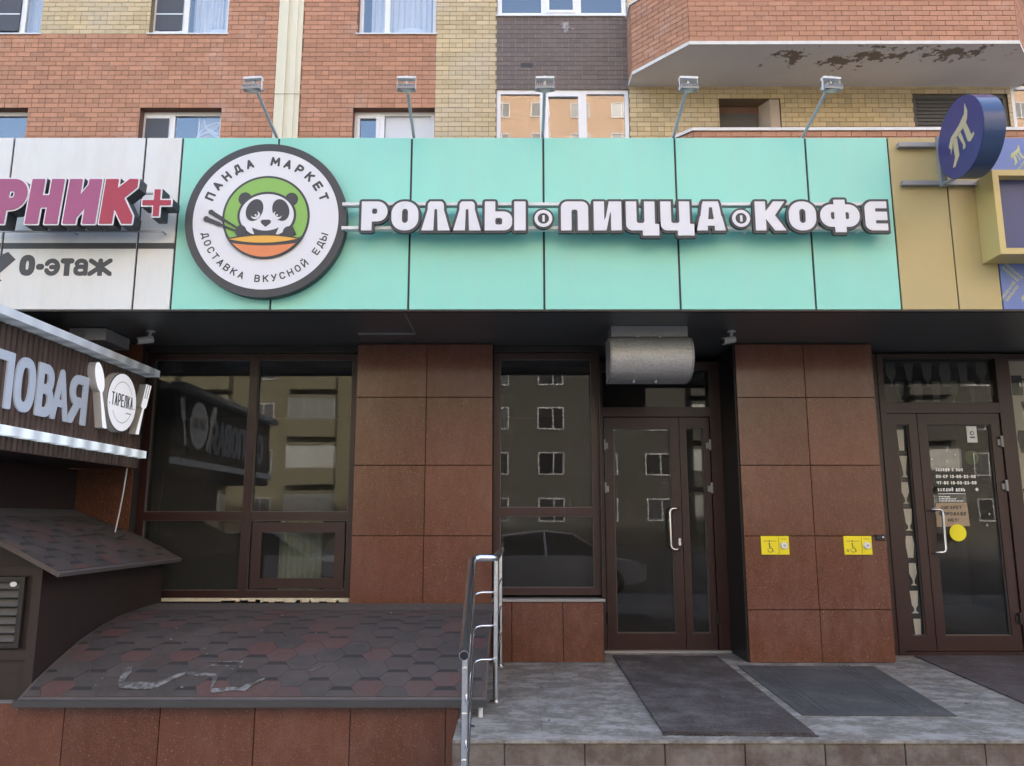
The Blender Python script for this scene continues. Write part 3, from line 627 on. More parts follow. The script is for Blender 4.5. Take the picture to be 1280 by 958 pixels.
# balconies: a brick parapet on a painted slab, canted corners
ZB = EYE + 8.28
PLAN = [(2.269, YU), (2.283, 13.68), (3.142, 12.72), (8.954, 12.70), (9.82, 13.66), (9.835, YU)]
brick_obj = None; n_ind = 0
def balcony(zb, individual):
    global brick_obj, n_ind
    s = MB(); n = len(PLAN)
    s.add([(x, y, zb) for x, y in PLAN] + [(x, y, zb+.055) for x, y in PLAN], [tuple(range(n))[::-1]], 0)
    grow = [(2.255, YU), (2.268, 13.67), (3.135, 12.70), (8.961, 12.68), (9.835, 13.65), (9.85, YU)]
    s.add([(x, y, zb-.004) for x, y in grow] + [(x, y, zb+.06) for x, y in grow], [(i, i+1, i+n+1, i+n) for i in range(n-1)] + [tuple(range(n, 2*n))], 1)
    s.add([(x, y, zb-.004) for x, y in grow] + [(x, y, zb-.004) for x, y in PLAN], [(i, i+1, i+n+1, i+n) for i in range(n-1)], 1)
    b = s.build('balcony', [M['peel'], M['slab_edge']], apt, fix=False)
    core = MB(); zt = zb+1.44
    inner = [(2.40, YU), (2.41, 13.73), (3.19, 12.85), (8.90, 12.83), (9.69, 13.72), (9.70, YU)]
    core.add([(x, y, zb+.06) for x, y in PLAN] + [(x, y, zt) for x, y in PLAN] + [(x, y, zb+.06) for x, y in inner] + [(x, y, zt) for x, y in inner],
             [(i, i+1, i+n+1, i+n) for i in range(n-1)] + [(2*n+i, 3*n+i, 3*n+i+1, 2*n+i+1) for i in range(n-1)] + [(n+i, n+i+1, 3*n+i+1, 3*n+i) for i in range(n-1)])
    par = core.build('parapet', M['mred'], apt, fix=False)
    cap = MB()
    g2 = [(2.24, YU), (2.25, 13.66), (3.12, 12.68), (8.97, 12.66), (9.85, 13.64), (9.865, YU)]; i2 = [(2.42, YU), (2.43, 13.75), (3.2, 12.88), (8.89, 12.86), (9.67, 13.74), (9.68, YU)]
    cap.add([(x, y, zt+.002) for x, y in g2] + [(x, y, zt+.055) for x, y in g2] + [(x, y, zt+.002) for x, y in i2] + [(x, y, zt+.055) for x, y in i2],
            [(i, i+1, i+n+1, i+n) for i in range(n-1)] + [(n+i, n+i+1, 3*n+i+1, 3*n+i) for i in range(n-1)] + [(i, 2*n+i, 2*n+i+1, i+1) for i in range(n-1)] + [(2*n+i, 3*n+i, 3*n+i+1, 2*n+i+1) for i in range(n-1)])
    cap.build('parapet_cap', M['slab_edge'], b, fix=False)
    rest = MB()
    for (ax, ay), (bx, by) in zip(PLAN[:-1], PLAN[1:]):
        L = math.hypot(bx-ax, by-ay); ux, uy = (bx-ax)/L, (by-ay)/L; nx, ny = uy, -ux     # outward normal
        ang = math.atan2(uy, ux)
        for r in range(14):
            x = (-CL/2 if r % 2 else 0.0); za = zb+.062+r*CH
            while x < L-.02:
                a, e = max(x+J/2, .003), min(x+CL-J/2, L-.003)
                if e-a > .03:
                    c = (a+e)/2; p = random.uniform(0, .004)
                    pos = (ax+ux*c+nx*p, ay+uy*c+ny*p, za+CH/2)
                    if individual and r < 9 and n_ind < 296:
                        if brick_obj is None:
                            m_ = MB(); m_.box(-.125, .125, -.010, .03, -CH/2+J/2, CH/2-J/2); brick_obj = m_.build('brick', M['red'], par, local=True)
                            brick_obj.location = Vector(pos)-wl(par); brick_obj.rotation_euler = (0, 0, ang); brick_obj.scale = ((e-a)/.25, 1, 1)
                        else: piece('brick', brick_obj, pos, par, ang, ((e-a)/.25, 1, 1))
                        n_ind += 1
                    else:
                        v = []
                        for zz in (za+J/2, za+CH-J/2):
                            for (s_, w_) in ((a, .010+p), (e, .010+p), (e, -.03), (a, -.03)): v.append((ax+ux*s_+nx*w_, ay+uy*s_+ny*w_, zz))
                        rest.add(v, [(0,3,2,1),(4,5,6,7),(0,1,5,4),(1,2,6,5),(2,3,7,6),(3,0,4,7)])
                x += CL
    rest.build('upper_brickwork' if individual else 'lower_brickwork', M['red'], par, kind='stuff', fix=False)
balcony(ZB, True)
balcony(ZB-3.09, False)

# ================================================================== SHOP ROW (podium)
shop = thing('shop_building', (0, 7, 0), 'ground floor shop row clad in reddish granite beneath the sign band', 'building')
ZS = 3.115                      # soffit
YF = 5.70                       # face of the sign panels
mb = MB(); mb.box(-14, 14, YF+.05, 9.0, ZS+.01, ZS+.12); mb.build('soffit', M['soffit'], shop)
mb = MB(); mb.box(-14, 14, YF+.06, 14.0, 4.25, 4.36); mb.box(-14, -13.8, YF+.06, 14.0, 0, 4.249); mb.box(13.8, 14, YF+.06, 14.0, 0, 4.249)
mb.box(-14, 14, YF+.045, YF+.2, ZS+.121, 4.249)
mb.build('podium_roof', M['shop_room'], shop)
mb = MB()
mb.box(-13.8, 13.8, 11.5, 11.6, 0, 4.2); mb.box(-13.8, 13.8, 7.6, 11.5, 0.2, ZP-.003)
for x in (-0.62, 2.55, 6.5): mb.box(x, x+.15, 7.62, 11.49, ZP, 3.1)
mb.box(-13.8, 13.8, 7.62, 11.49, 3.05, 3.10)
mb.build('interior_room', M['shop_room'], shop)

vs = MB()
for k in range(40): vs.v += [(-2.12+k*.010, 7.33+.018*sin(k*1.3), .92), (-2.12+k*.010, 7.33+.018*sin(k*1.3), 1.62)]
vs.f = [(2*k, 2*k+2, 2*k+3, 2*k+1) for k in range(39)]; vs.m = [0]*39
vs.build('curtain', M['opp_green'], shop, smooth=True)
vs = MB()
vs.prism([(-1.92, .94), (-1.50, .94), (-1.44, 1.25), (-1.52, 1.42), (-1.62, 1.46), (-1.72, 1.36), (-1.84, 1.12)], .25, lambda u, v, d: (u, 7.5+d, v)); vs.build('covered_chair', M['shutter'], shop)
vs = MB(); vs.box(-1.70, -1.46, 7.28, 7.46, .93, 1.02); vs.build('sill_carton', M['plaster'], shop)

# granite tiles on columns, bulkheads
tile0 = None
def tile(x0, x1, z0, z1, Y, parent, th=.016):
    global tile0
    if tile0 is None:
        m_ = MB(); m_.cbox(-.5, .5, -.010, .006, -.5, .5, .003); tile0 = m_.build('granite_tile', M['granite'], parent, local=True)
        o = tile0; o.location = Vector(((x0+x1)/2, Y, (z0+z1)/2)) - wl(parent); o.scale = (x1-x0, 1, z1-z0)
    else: o = piece('granite_tile', tile0, ((x0+x1)/2, Y-random.uniform(0, .0015), (z0+z1)/2), parent, 0, (x1-x0, 1, z1-z0))
    return o
def column(x0, x1, y1, zbot, zs, xs, side=True):
    m_ = MB(); m_.box(x0+.004, x1-.004, 6.908, y1, zbot, ZS+.004)
    c = m_.build('column', M['joint'], shop)
    zz = [zbot]+[z for z in zs if z > zbot+.05]+[ZS+.003]
    for a, b in zip(zz[:-1], zz[1:]):
        for u, v in zip(xs[:-1], xs[1:]): tile(u+.002, v-.002, a+.0025, b-.0025, 6.90, c)
    return c
ROWS = (0.818, 1.431, 2.036, 2.633)
c1 = column(-1.378, -.169, 7.3, 0.36, (0.83, 1.432, 2.036, 2.636), (-1.378, -.757, -.169))
c2 = column(1.990, 3.214, 7.7, ZP, ROWS, (1.990, 2.600, 3.214))
mb = MB(); mb.box(1.978, 1.9905, 6.915, 7.60, ZP, ZS); mb.build('column_side_cladding', M['dark_frame'], c2)
c3 = column(-5.2, -3.30, 7.3, 0.0, ROWS, (-5.2, -4.58, -3.95, -3.30))
c4 = column(5.55, 6.78, 7.7, ZP, ROWS, (5.55, 6.165, 6.78))
# header strip above the glazing
mb = MB(); mb.box(-3.298, -1.382, 6.99, 7.2, 3.06, ZS+.006); mb.box(-.165, .80, 6.97, 7.2, 3.06, ZS+.006); mb.build('header_strip', M['dark_frame'], shop)

def shop_window(x0, x1, z0, z1, Y, vbars=(), hbars=(), t=.06, name='shop_window', pane='shop_glass'):
    f = MB(); f.ring(x0, x1, z0, z1, Y-.03, Y+.05, t)
    xs = [x0]+list(vbars)+[x1]; zs = [z0]+list(hbars)+[z1]
    for b in vbars: f.box(b-.035, b+.035, Y-.034, Y+.046, z0+t, z1-t)
    for b in hbars:
        for a, c in zip(xs[:-1], xs[1:]): f.box(a+.036 if a != x0 else x0+t, c-.036 if c != x1 else x1-t, Y-.031, Y+.044, b-.035, b+.035)
    w = f.build(name, M['frame'], shop)
    for a, c in zip(xs[:-1], xs[1:]):
        for u, v in zip(zs[:-1], zs[1:]):
            p = MB(); p.box(a+.03, c-.03, Y+.005, Y+.011, u+.03, v-.03); p.build('pane', M[pane], w)
            b = MB(); b.ring(a+.034 if a != x0 else a+t-.002, c-.034 if c != x1 else c-t+.002, u+.034 if u != z0 else u+t-.002, v-.034 if v != z1 else v-t+.002, Y-.022, Y+.004, .008)
            b.build('glazing_bead', M['bead'], w)
    return w
w1 = shop_window(-3.298, -1.385, .905, 3.058, 7.05, vbars=(-2.335,), hbars=(1.60,))
sa = MB(); sa.ring(-2.27, -1.46, .985, 1.545, 7.005, 7.03, .085); sa.build('opening_sash', M['frame'], w1)
mb = MB(); mb.box(-3.1, -1.385, 6.985, 7.03, .877, .903)
for k in range(14):
    x = random.uniform(-2.6, -1.4); mb.box(x, x+random.uniform(.03, .14), 6.965, 6.984, .872, .886+random.uniform(0, .012))
mb.build('sill_foam', M['foam'], w1)
w2 = shop_window(-.165, .772, .93, 3.058, 7.02, hbars=(1.637,))
mb = MB(); mb.box(-.167, .79, 6.885, 7.10, .885, .905); mb.build('sill', M['grey_metal'], w2)
bk = MB(); bk.box(-.164, .772, 6.925, 7.4, ZP, .884); bk = bk.build('bulkhead', M['joint'], shop)
for u, v in ((-.165, -.002), (-.002, .432), (.432, .776)): tile(u+.002, v-.002, ZP+.002, .882, 6.917, bk)
mb = MB(); mb.box(.772, .782, 6.93, 7.42, ZP, 3.06); mb.build('return_panel', M['dark_frame'], shop)

def door_leaf(x0, x1, z0, z1, Y, handle=None, hinge=None, name='door', tb=.16, t=.085, pane='shop_glass'):
    f = MB(); f.ring(x0, x1, z0, z1, Y-.035, Y+.035, t, tb=tb, tt=.10)
    d = f.build(name, M['frame'], shop)
    p = MB(); p.box(x0+t-.01, x1-t+.01, Y-.004, Y+.002, z0+tb-.01, z1-.09); p.build('pane', M[pane], d)
    b = MB(); b.ring(x0+t-.001, x1-t+.001, z0+tb-.001, z1-.099, Y-.018, Y-.005, .009); b.build('glazing_bead', M['bead'], d)
    if handle is not None:
        hx, z_a, z_b = handle; h = MB(); sg = -1 if hx < (x0+x1)/2 else 1
        mxx = hx+.075*sg; yo = Y-.095
        pts = [(mxx, Y-.036, z_b), (mxx, yo+.02, z_b), (mxx-.02*sg, yo, z_b), (hx+.03*sg, yo, z_b), (hx+.009*sg, yo, z_b-.009), (hx, yo, z_b-.03), (hx, yo, z_a+.03), (hx+.009*sg, yo, z_a+.009), (hx+.03*sg, yo, z_a), (mxx-.02*sg, yo, z_a), (mxx, yo+.02, z_a), (mxx, Y-.036, z_a)]
        h.tube(pts, .0125)
        h.build('handle', M['steel'], d, smooth=True)
    if hinge is not None:
        for zz in (z0+.28, z0+1.45, z1-.26):
            h = MB(); h.tube([(hinge, Y-.055, zz-.05), (hinge, Y-.055, zz+.05)], .013); h.box(hinge-.035, hinge+.035, Y-.046, Y-.034, zz-.035, zz+.02)
            h.build('hinge', M['dark_frame'] if zz < z1-1 else M['grey_metal'], d, smooth=True)
    return d
# main entrance
YD = 7.45
f = MB(); f.box(.775, .86, YD-.05, YD+.06, ZP, 3.06); f.box(1.87, 1.976, YD-.05, YD+.06, ZP, 3.06); f.box(.86, 1.87, YD-.048, YD+.058, 2.53, 2.62); f.box(.86, 1.87, YD-.048, YD+.058, 2.97, 3.06)
df = f.build('door_frame', M['frame'], shop)
p = MB(); p.box(.85, 1.88, YD, YD+.006, 2.61, 2.98); p.build('transom_pane', M['shop_glass'], df)
d1 = door_leaf(.868, 1.575, ZP+.02, 2.522, YD, handle=(1.455, 1.30, 1.67), hinge=.868, tb=.145)
lk = MB(); lk.box(1.535, 1.557, YD-.05, YD-.034, 1.335, 1.40); lk.build('lock', M['steel'], d1)
d2 = door_leaf(1.581, 1.862, ZP+.02, 2.522, YD, hinge=1.862, t=.06, tb=.145)
mb = MB(); mb.box(.79, .815, YD-.062, YD-.05, 1.62, 1.69); mb.build('white_plate', M['white_plastic'], df)
mb = MB(); mb.box(.80, 1.97, YD-.09, YD+.05, ZP+.001, ZP+.02); mb.build('threshold', M['grey_metal'], df)
# right-hand shop entrance
YR = 7.30
f = MB(); f.box(3.42, 3.475, YR-.05, YR+.06, ZP, 3.105); f.box(4.53, 4.62, YR-.05, YR+.06, ZP, 3.105); f.box(3.475, 4.53, YR-.048, YR+.058, 2.545, 2.64); f.box(3.475, 4.53, YR-.048, YR+.058, 3.06, 3.105)
f.box(3.216, 3.42, YR-.04, YR+.06, ZP, 3.105); f.box(3.47, 4.54, YR-.049, YR+.05, ZP, ZP+.03)
df2 = f.build('door_frame', M['frame'], shop)
p = MB(); p.box(3.47, 4.54, YR, YR+.006, 2.63, 3.07); p.build('transom_pane', M['shop_glass'], df2)
d4 = door_leaf(3.48, 3.755, ZP+.035, 2.54, YR, t=.078, tb=.13, pane='clear_glass')
d3 = door_leaf(3.762, 4.522, ZP+.035, 2.54, YR, handle=(3.885, 1.28, 1.66), hinge=4.515, tb=.13)
w4 = shop_window(4.62, 5.55, ZP+.05, 3.105, YR, hbars=(1.50,), t=.05, pane='clear_glass')

# silhouettes of drinking glasses on film inside the panes
def gl_shape(k):
    S = [
     [(-.28,1),(.28,1),(.20,.0),(-.20,.0)],
     [(-.26,1),(.26,1),(.30,.55),(.06,.22),(.06,.08),(.24,0),(-.24,0),(-.06,.08),(-.06,.22),(-.30,.55)],
     [(-.30,1),(.30,1),(.10,.18),(.10,.08),(.24,0),(-.24,0),(-.10,.08),(-.10,.18)],
     [(-.32,1),(.32,1),(.22,.36),(.07,.22),(.07,.10),(.28,0),(-.28,0),(-.07,.10),(-.07,.22),(-.22,.36)],
     [(-.24,1),(.24,1),(.34,.62),(.20,0),(-.20,0),(-.34,.62)]]
    return S[k % len(S)]
mb = MB(); mb.box(3.56, 3.68, YR+.016, YR+.02, ZP+.15, 2.45); mb.build('black_film', M['film_black'], d4)
mb = MB()
for k in range(8):
    z = 2.20-k*.243; s = .195
    mb.prism([(3.618+u*.115+.008*(k % 2), z+v*s) for u, v in gl_shape([0, 2, 1, 3, 4, 1, 3, 0][k])], .003, FRONT(YR+.0155))
mb.build('glass_silhouette', M['film_glass'], d4)
mb = MB(); mb.box(4.66, 5.50, YR+.016, YR+.02, ZP+.1, 3.05); mb.build('beige_film', M['film'], w4)
mb = MB()
for r in range(9):
    for c in range(5):
        cx = 4.76+c*.19+(.06 if r % 2 else 0)-r*.002; z = 2.72-r*.27; s = .21
        if (r+c) % 3 == 0:      # handled mug
            mb.prism([(cx-.055, z), (cx+.045, z), (cx+.045, z+s*.9), (cx-.055, z+s*.9)], .003, FRONT(YR+.0155))
            mb.tube([(cx+.045, YR+.0145, z+s*.75)]+[(cx+.045+.04*sin(radians(a)), YR+.0145, z+s*.45+s*.3*cos(radians(a))) for a in (20, 60, 90, 120, 160)], .007, 6)
        else: mb.prism([(cx+u*.15, z+v*s) for u, v in gl_shape(r*2+c)], .003, FRONT(YR+.0155))
mb.build('mug_silhouette', M['film_black'], w4)
mb = MB()
for c in range(6):
    cx = 3.58+c*.17
    mb.prism([(cx+u*.16, 2.80+v*.23) for u, v in gl_shape(c+1)], .003, FRONT(YR+.02))
    mb.prism([(cx+.07+u*.14, 2.66+v*.2) for u, v in gl_shape(c+3)], .003, FRONT(YR+.02))
mb.build('frosted_silhouette', M['film_grey'], df2)
# writing on the right-hand door
dl = MB(); PF = FRONT(YR-.0045)
line(dl, 'ЗАХОДИ К НАМ', 3.905, 2.008, .030, .022, .0075, .008, PF, width=.25, res=16)
dl.build('door_lettering', M['door_white'], d3); dl = MB(); line(dl, 'ПН-СР:10-00-22-00', 3.903, 1.946, .030, .022, .0075, .006, PF, width=.365, res=16)
dl.build('door_lettering', M['door_white'], d3); dl = MB(); line(dl, 'ЧТ-ВС:10-00-23-00', 3.905, 1.888, .030, .022, .0075, .006, PF, width=.365, res=16)
dl.build('door_lettering', M['door_white'], d3); dl = MB(); line(dl, 'КАЖДЫЙ ДЕНЬ', 3.908, 1.825, .030, .022, .0075, .008, PF, width=.25, res=16)
dl.box(3.908, 4.16, YR-.0065, YR-.0045, 1.800, 1.806)
for k in range(3):
    dl.build('door_lettering', M['door_white'], d3); dl = MB(); x = 3.91
    while x < 4.02+.05*k:
        w_ = random.uniform(.012, .03); dl.box(x, x+w_, YR-.0065, YR-.0045, 1.772-k*.019, 1.780-k*.019); x += w_+.006
dl.build('door_lettering', M['door_white'], d3); dl = MB(); dl.prism([(4.268, 1.825), (4.285, 1.842), (4.268, 1.859), (4.251, 1.842)], .002, PF)
for (sx, sz, r_) in ((4.03, 2.21, .03), (3.88, 2.12, .008), (3.84, 2.02, .008), (4.10, 2.16, .006), (3.86, 1.87, .008), (4.36, 1.62, .010), (4.02, 2.10, .014), (4.33, 1.52, .012)):
    dl.build('snow_print', M['door_white'], d3); dl = MB()
    for a in (0, 60, 120):
        dx, dz = r_*cos(radians(a+10)), r_*sin(radians(a+10))
        dl.prism([(sx-dx-.001, sz-dz), (sx-dx+.001, sz-dz-.001), (sx+dx+.001, sz+dz), (sx+dx-.001, sz+dz+.001)], .0015, PF)
dl.build('snow_print', M['door_white'], d3)
s_ = MB(); s_.prism(ellipse(4.262, 2.135, .062, .068, 28), .002, FRONT(YR+.012)); s_.build('green_sticker', M['sticker_g'], d3)
s_ = MB(); s_.box(4.225, 4.318, YR-.008, YR-.0045, 2.274, 2.425); st = s_.build('white_sticker', M['sticker_w'], d3)
s_ = MB()
s_.prism(ellipse(4.272, 2.36, .020, .020, 20), .001, FRONT(YR-.0082)); s_.box(4.25, 4.295, YR-.0092, YR-.0082, 2.315, 2.328); s_.build('sticker_print', M['print_dark'], d3)
s_ = MB(); s_.prism(ellipse(4.274, 2.36, .012, .012, 16), .0012, FRONT(YR-.0093)); s_.build('sticker_print_centre', M['sticker_w'], d3)
# brown paper notice and yellow disc stuck on that door
pn = thing('paper_notice', (4.02, YR, 1.5), 'brown paper notice in capital letters taped to the glass of the right shop door', 'notice')
s_ = MB(); s_.prism([(3.878, 1.715), (4.163, 1.722), (4.172, 1.512), (3.870, 1.505)][::-1], .002, FRONT(YR-.0045)); s_.build('sheet', M['paper'], pn)
s_ = MB(); PN = FRONT(YR-.0070)
line(s_, 'СИГАРЕТ', 3.925, 1.664, .030, .026, .0065, .008, PN, width=.185, res=18)
line(s_, 'В ПРОДАЖЕ', 3.897, 1.607, .030, .026, .0065, .008, PN, width=.25, res=18)
line(s_, 'НЕТ!', 3.975, 1.550, .030, .026, .0065, .008, PN, width=.10, res=18)
s_.build('lettering', M['print_dark'], pn)
s_ = MB(); s_.prism(ellipse(4.055, 1.452, .076, .076, 40), .002, FRONT(YR-.0075))
tag(s_.build('round_sticker', M['sticker_y']), 'plain bright yellow round sticker below the paper notice on the door', 'sticker')

# ================================================================== SIGN BAND
def panels(name, label, edges, mt, gap=.007):
    t = thing(name, ((edges[0]+edges[-1])/2, YF, ZS), label, 'sign panel')
    for a, b in zip(edges[:-1], edges[1:]):
        m_ = MB(); m_.cbox(a+gap, b-gap, YF, YF+.012, ZS, 4.488, .002); m_.build('panel', mt if not isinstance(mt, dict) else mt[a], t)
    m_ = MB(); m_.box(edges[0], edges[-1], YF+.0125, YF+.044, ZS+.002, 4.486); m_.build('backing', M['black'], t)
    m_ = MB(); m_.box(edges[0]+.001, edges[-1]-.001, YF+.003, YF+.043, ZS-.014, ZS-.0015); m_.build('lower_trim', M['dark_frame'], t)
    return t
mint = panels('mint_fascia', 'mint green sign band of flat panels behind the round panda sign', [-2.552, -1.807, -.776, .242, 1.260, 2.272, 2.912], M['mint'], .008)
white = panels('white_fascia', 'stained white sign band at the left with a printed arrow', [-5.9, -4.88, -3.86, -2.837, -2.552], M['wpanel'], .008)
goldf = panels('gold_fascia', 'matt gold sign band next to the mint panels', [2.912, 3.340, 3.668], M['gold'], .005)
bluef = panels('blue_fascia', 'blue sign panel with gold emblems beyond the gold panels', [3.668, 4.70, 5.7], M['bluepat'], .005)
m_ = MB(); m_.cbox(5.71, 14, YF, YF+.03, ZS, 4.488, .002); tag(m_.build('grey_fascia', M['grey_metal']), 'plain grey sign band past the blue emblem panels', 'sign panel')
m_ = MB(); m_.cbox(-14, -5.91, YF, YF+.03, ZS, 4.488, .002); tag(m_.build('plain_fascia', M['wpanel']), 'plain pale sign band past the printed white panels', 'sign panel')
# prints on the white band
PF = FRONT(YF-.0003)
m_ = MB()
for a, b in ((-3.85, -2.845), (-2.828, -2.556), (-4.87, -3.87)): m_.box(a, b, YF-.0014, YF-.0003, 3.588, 3.634)
m_.build('stripe_print', M['print_dark'], white)
m_ = MB()
def heavy(mb, ch, x, z, w, h, t, place, depth=.0012, res=46):
    vs, fs = glyph(ch, w, h, t, True, depth, res=res); mb.add([place(x+a, z+b, d) for a, b, d in vs], fs)
X0 = -3.712
for ch, dx, w_, t_ in (('0', 0, .118, .047), ('-', .126, .062, .047), ('э', .192, .116, .035), ('т', .308, .104, .042), ('а', .410, .112, .034), ('ж', .520, .180, .036)):
    heavy(m_, ch, X0+dx, 3.375, w_, .165, t_, PF)
m_.build('floor_print', M['print_dark'], white)
m_ = MB(); m_.prism([(x_+.055, z_) for x_, z_ in ((-3.862, 3.588-.025), (-3.80, 3.503), (-3.93, 3.375), (-3.885, 3.335), (-4.10, 3.285), (-4.05, 3.50), (-4.005, 3.455), (-3.93, 3.53))][::-1], .0012, FRONT(YF-.0003)); m_.build('arrow_print', M['print_dark'], white)
# emblem prints on the blue panel
def tm_shape(cx, cz, s, rot=0.0, place=None, depth=.001, mb=None, su=1.0):
    c, n = cos(rot), sin(rot)
    def f(P):
        return [(cx+(u*su*c-v*n)*s, cz+(u*su*n+v*c)*s) for u, v in P]
    parts = [ [(-.50,.10),(-.36,.34),(.02,.50),(.30,.70),(.36,1.0),(.44,.72),(.40,.50),(.30,.36),(-.30,.14),(-.34,.02),(-.44,-.16),(-.42,0)],
              [(-.30,.16),(-.10,.24),(-.08,-.38),(-.30,-.62),(-.40,-.60),(-.26,-.34)],
              [(-.06,.25),(.06,.30),(.22,-.20),(.20,-.30),(.10,-.30),(.13,-.16)],
              [(.20,.33),(.34,.40),(.50,-.06),(.62,-.04),(.62,-.14),(.44,-.24),(.34,-.18)] ]
    for P in parts: mb.prism(f(P), depth, place)
m_ = MB(); PB = FRONT(YF-.0003)
for cx, cz, rot in ((3.90, 4.33, .2), (4.22, 4.20, -.2), (3.86, 3.19, .05), (4.20, 3.30, .3), (4.5, 4.35, 0), (4.5, 3.2, .2)): m_ = MB(); tm_shape(cx, cz, .10, rot, PB, .001, m_); m_.build('emblem', M['greengold'], bluef)
for cx, cz, a in ((3.93, 4.22, 50), (4.02, 4.04, -45), (3.77, 4.10, 50), (3.75, 3.40, -45), (3.735, 3.24, 50), (4.12, 4.37, 50), (3.98, 3.33, -40), (4.05, 3.22, 50)):
    c, n = cos(radians(a)), sin(radians(a)); m_ = MB()
    for row in (0, 1):
        pl = lambda u, v, d, cx=cx, cz=cz, c=c, n=n: (cx+u*c-v*n, YF-.0003-d, cz+u*n+v*c)
        line(m_, ('ПИВОВАРНЯ', 'СТОЛОВАЯ')[row] if False else 'ПИВОВАРНЯ', -.09+.02*row, .016-.036*row, .022, .014, .0045, .005, pl, .001, res=14, width=.18-.03*row)
        m_.build('lettering', M['greengold'], bluef); m_ = MB()

# round panda sign
CX, CZ, RR, YL = -1.850, 3.792, .606, 5.605
logo = thing('round_shop_sign', (CX, YL, CZ), 'round white sign with a dark rim and a panda over a bowl', 'sign')
m_ = MB(); m_.prism(ellipse(CX, CZ, RR, RR, 96), .075, FRONT(YF-.003)); m_.build('rim', M['logo_dark'], logo, smooth=True)
yb = YF-.003-.075
def flat(name, polys, mt, lay, parent=logo):
    m_ = MB()
    for P in polys: m_.prism([(CX+u*RR, CZ+v*RR) for u, v in P], .0012, FRONT(yb-.0004-lay*.0016))
    return m_.build(name, mt, parent)
flat('white_disc', [ellipse(0, 0, .902, .902, 96)], M['white_face'], 0)
flat('circle_outline', [ellipse(.004, .027, .542, .542, 80)], M['logo_dark'], 1)
flat('green_disc', [ellipse(.004, .027, .514, .514, 80)], M['green'], 2)
U = lambda x, y: ((x-505)/467.0, (475-y)/437.0)
def E_(x, y, rx, ry, rot=0, n=40): u, v = U(x, y); return ellipse(u, v, rx/467.0, ry/437.0, n, rot)
def poly(*pts): return [U(*p) for p in pts]
for (x, y) in ((380, 360), (650, 362)): flat('ear', [E_(x, y, 38, 38)], M['logo_dark'], 3)
def bez(P0, P1, P2, n=12): return [((1-t)**2*P0[0]+2*t*(1-t)*P1[0]+t*t*P2[0], (1-t)**2*P0[1]+2*t*(1-t)*P1[1]+t*t*P2[1]) for t in [i/n for i in range(n+1)]]
flat('head_outline', [E_(512, 455, 170, 136, 0, 60)], M['logo_dark'], 4)
flat('panda_head', [E_(512, 455, 156, 122, 0, 60)], M['white_face'], 5)
flat('eye_patch', [E_(440, 425, 48, 64, -18)], M['logo_dark'], 6); flat('eye_patch', [E_(592, 425, 48, 64, 18)], M['logo_dark'], 6)
flat('eye', [E_(448, 455, 26, 22, 25)], M['white_face'], 7); flat('eye', [E_(574, 455, 26, 22, -25)], M['white_face'], 7)
flat('pupil', [E_(442, 448, 21, 17, 25)], M['logo_dark'], 8); flat('pupil', [E_(580, 448, 21, 17, -25)], M['logo_dark'], 8)
flat('eye_glint', [E_(449, 455, 6, 5)], M['white_face'], 9); flat('eye_glint', [E_(573, 455, 6, 5)], M['white_face'], 9)
flat('nose', [[U(*p) for p in [(478, 488), (490, 480), (528, 480), (540, 488), (534, 502), (509, 521), (484, 502)]]], M['logo_dark'], 6)
flat('mouth', [[U(*p) for p in bez((430, 524), (510, 560), (585, 524)) + [(568, 566), (448, 566)]]], M['logo_dark'], 6)
flat('body_side', [poly((340, 560), (365, 505), (392, 528), (404, 566)), poly((690, 566), (660, 505), (630, 528), (612, 566))], M['logo_dark'], 6)
flat('paw', [E_(368, 546, 32, 34)], M['logo_dark'], 8); flat('paw', [E_(645, 550, 34, 32)], M['logo_dark'], 8)
for (a, b, w0, w1) in (((190, 438), (352, 530), 12, 5), ((165, 476), (350, 548), 13, 5)):
    ax, ay = U(*a); bx, by = U(*b); L = math.hypot(bx-ax, by-ay); nx, ny = -(by-ay)/L, (bx-ax)/L; r0, r1 = w0/450, w1/450
    mx_, my_ = ax+(bx-ax)*.45, ay+(by-ay)*.45
    ck = [[(ax+nx*r0, ay+ny*r0), (mx_+nx*r0*.9, my_+ny*r0*.9), (mx_-nx*r0*.9, my_-ny*r0*.9), (ax-nx*r0, ay-ny*r0)], [(mx_+nx*r1*1.4, my_+ny*r1*1.4), (bx+nx*r1, by+ny*r1), (bx-nx*r1, by-ny*r1), (mx_-nx*r1*1.4, my_-ny*r1*1.4)], ellipse(ax, ay, r0*1.25, r0*1.25, 18)]
    flat('chopstick', ck[:1], M['logo_dark'], 7.0); flat('chopstick_tip', ck[1:2], M['logo_dark'], 7.35); flat('chopstick_end', ck[2:], M['logo_dark'], 7.7)
# bowl: clipped to the green circle
def clipc(P, R=.542): 
    r = []
    for u, v in P:
        d = math.hypot(u-.004, v-.027)
        if d > R: u, v = .004+(u-.004)*R/d, .027+(v-.027)*R/d
        r.append((u, v))
    return r
low = [U(292, 582)] + [(.004+.542*cos(radians(a)), .027+.542*sin(radians(a))) for a in np.linspace(205, 335, 30)] + [U(708, 582)]
flat('bowl_outline', [low], M['logo_dark'], 10)
low2 = [U(325, 614)] + [(.004+.520*cos(radians(a)), .027+.520*sin(radians(a))) for a in np.linspace(222, 318, 30)] + [U(690, 614)] + [U(*p) for p in bez((680, 616), (507, 640), (330, 616), 16)]
flat('bowl', [low2[:-1]], M['terracotta'], 11)
flat('bowl_opening', [[U(*p) for p in bez((306, 593), (500, 548), (700, 590), 18)[:-1] + bez((700, 590), (500, 634), (306, 593), 18)[:-1]]], M['orange'], 12)
flat('bowl_lip', [[U(*p) for p in bez((300, 588), (500, 538), (706, 586), 18) + bez((700, 590), (500, 553), (306, 593), 18)]], M['logo_dark'], 13)
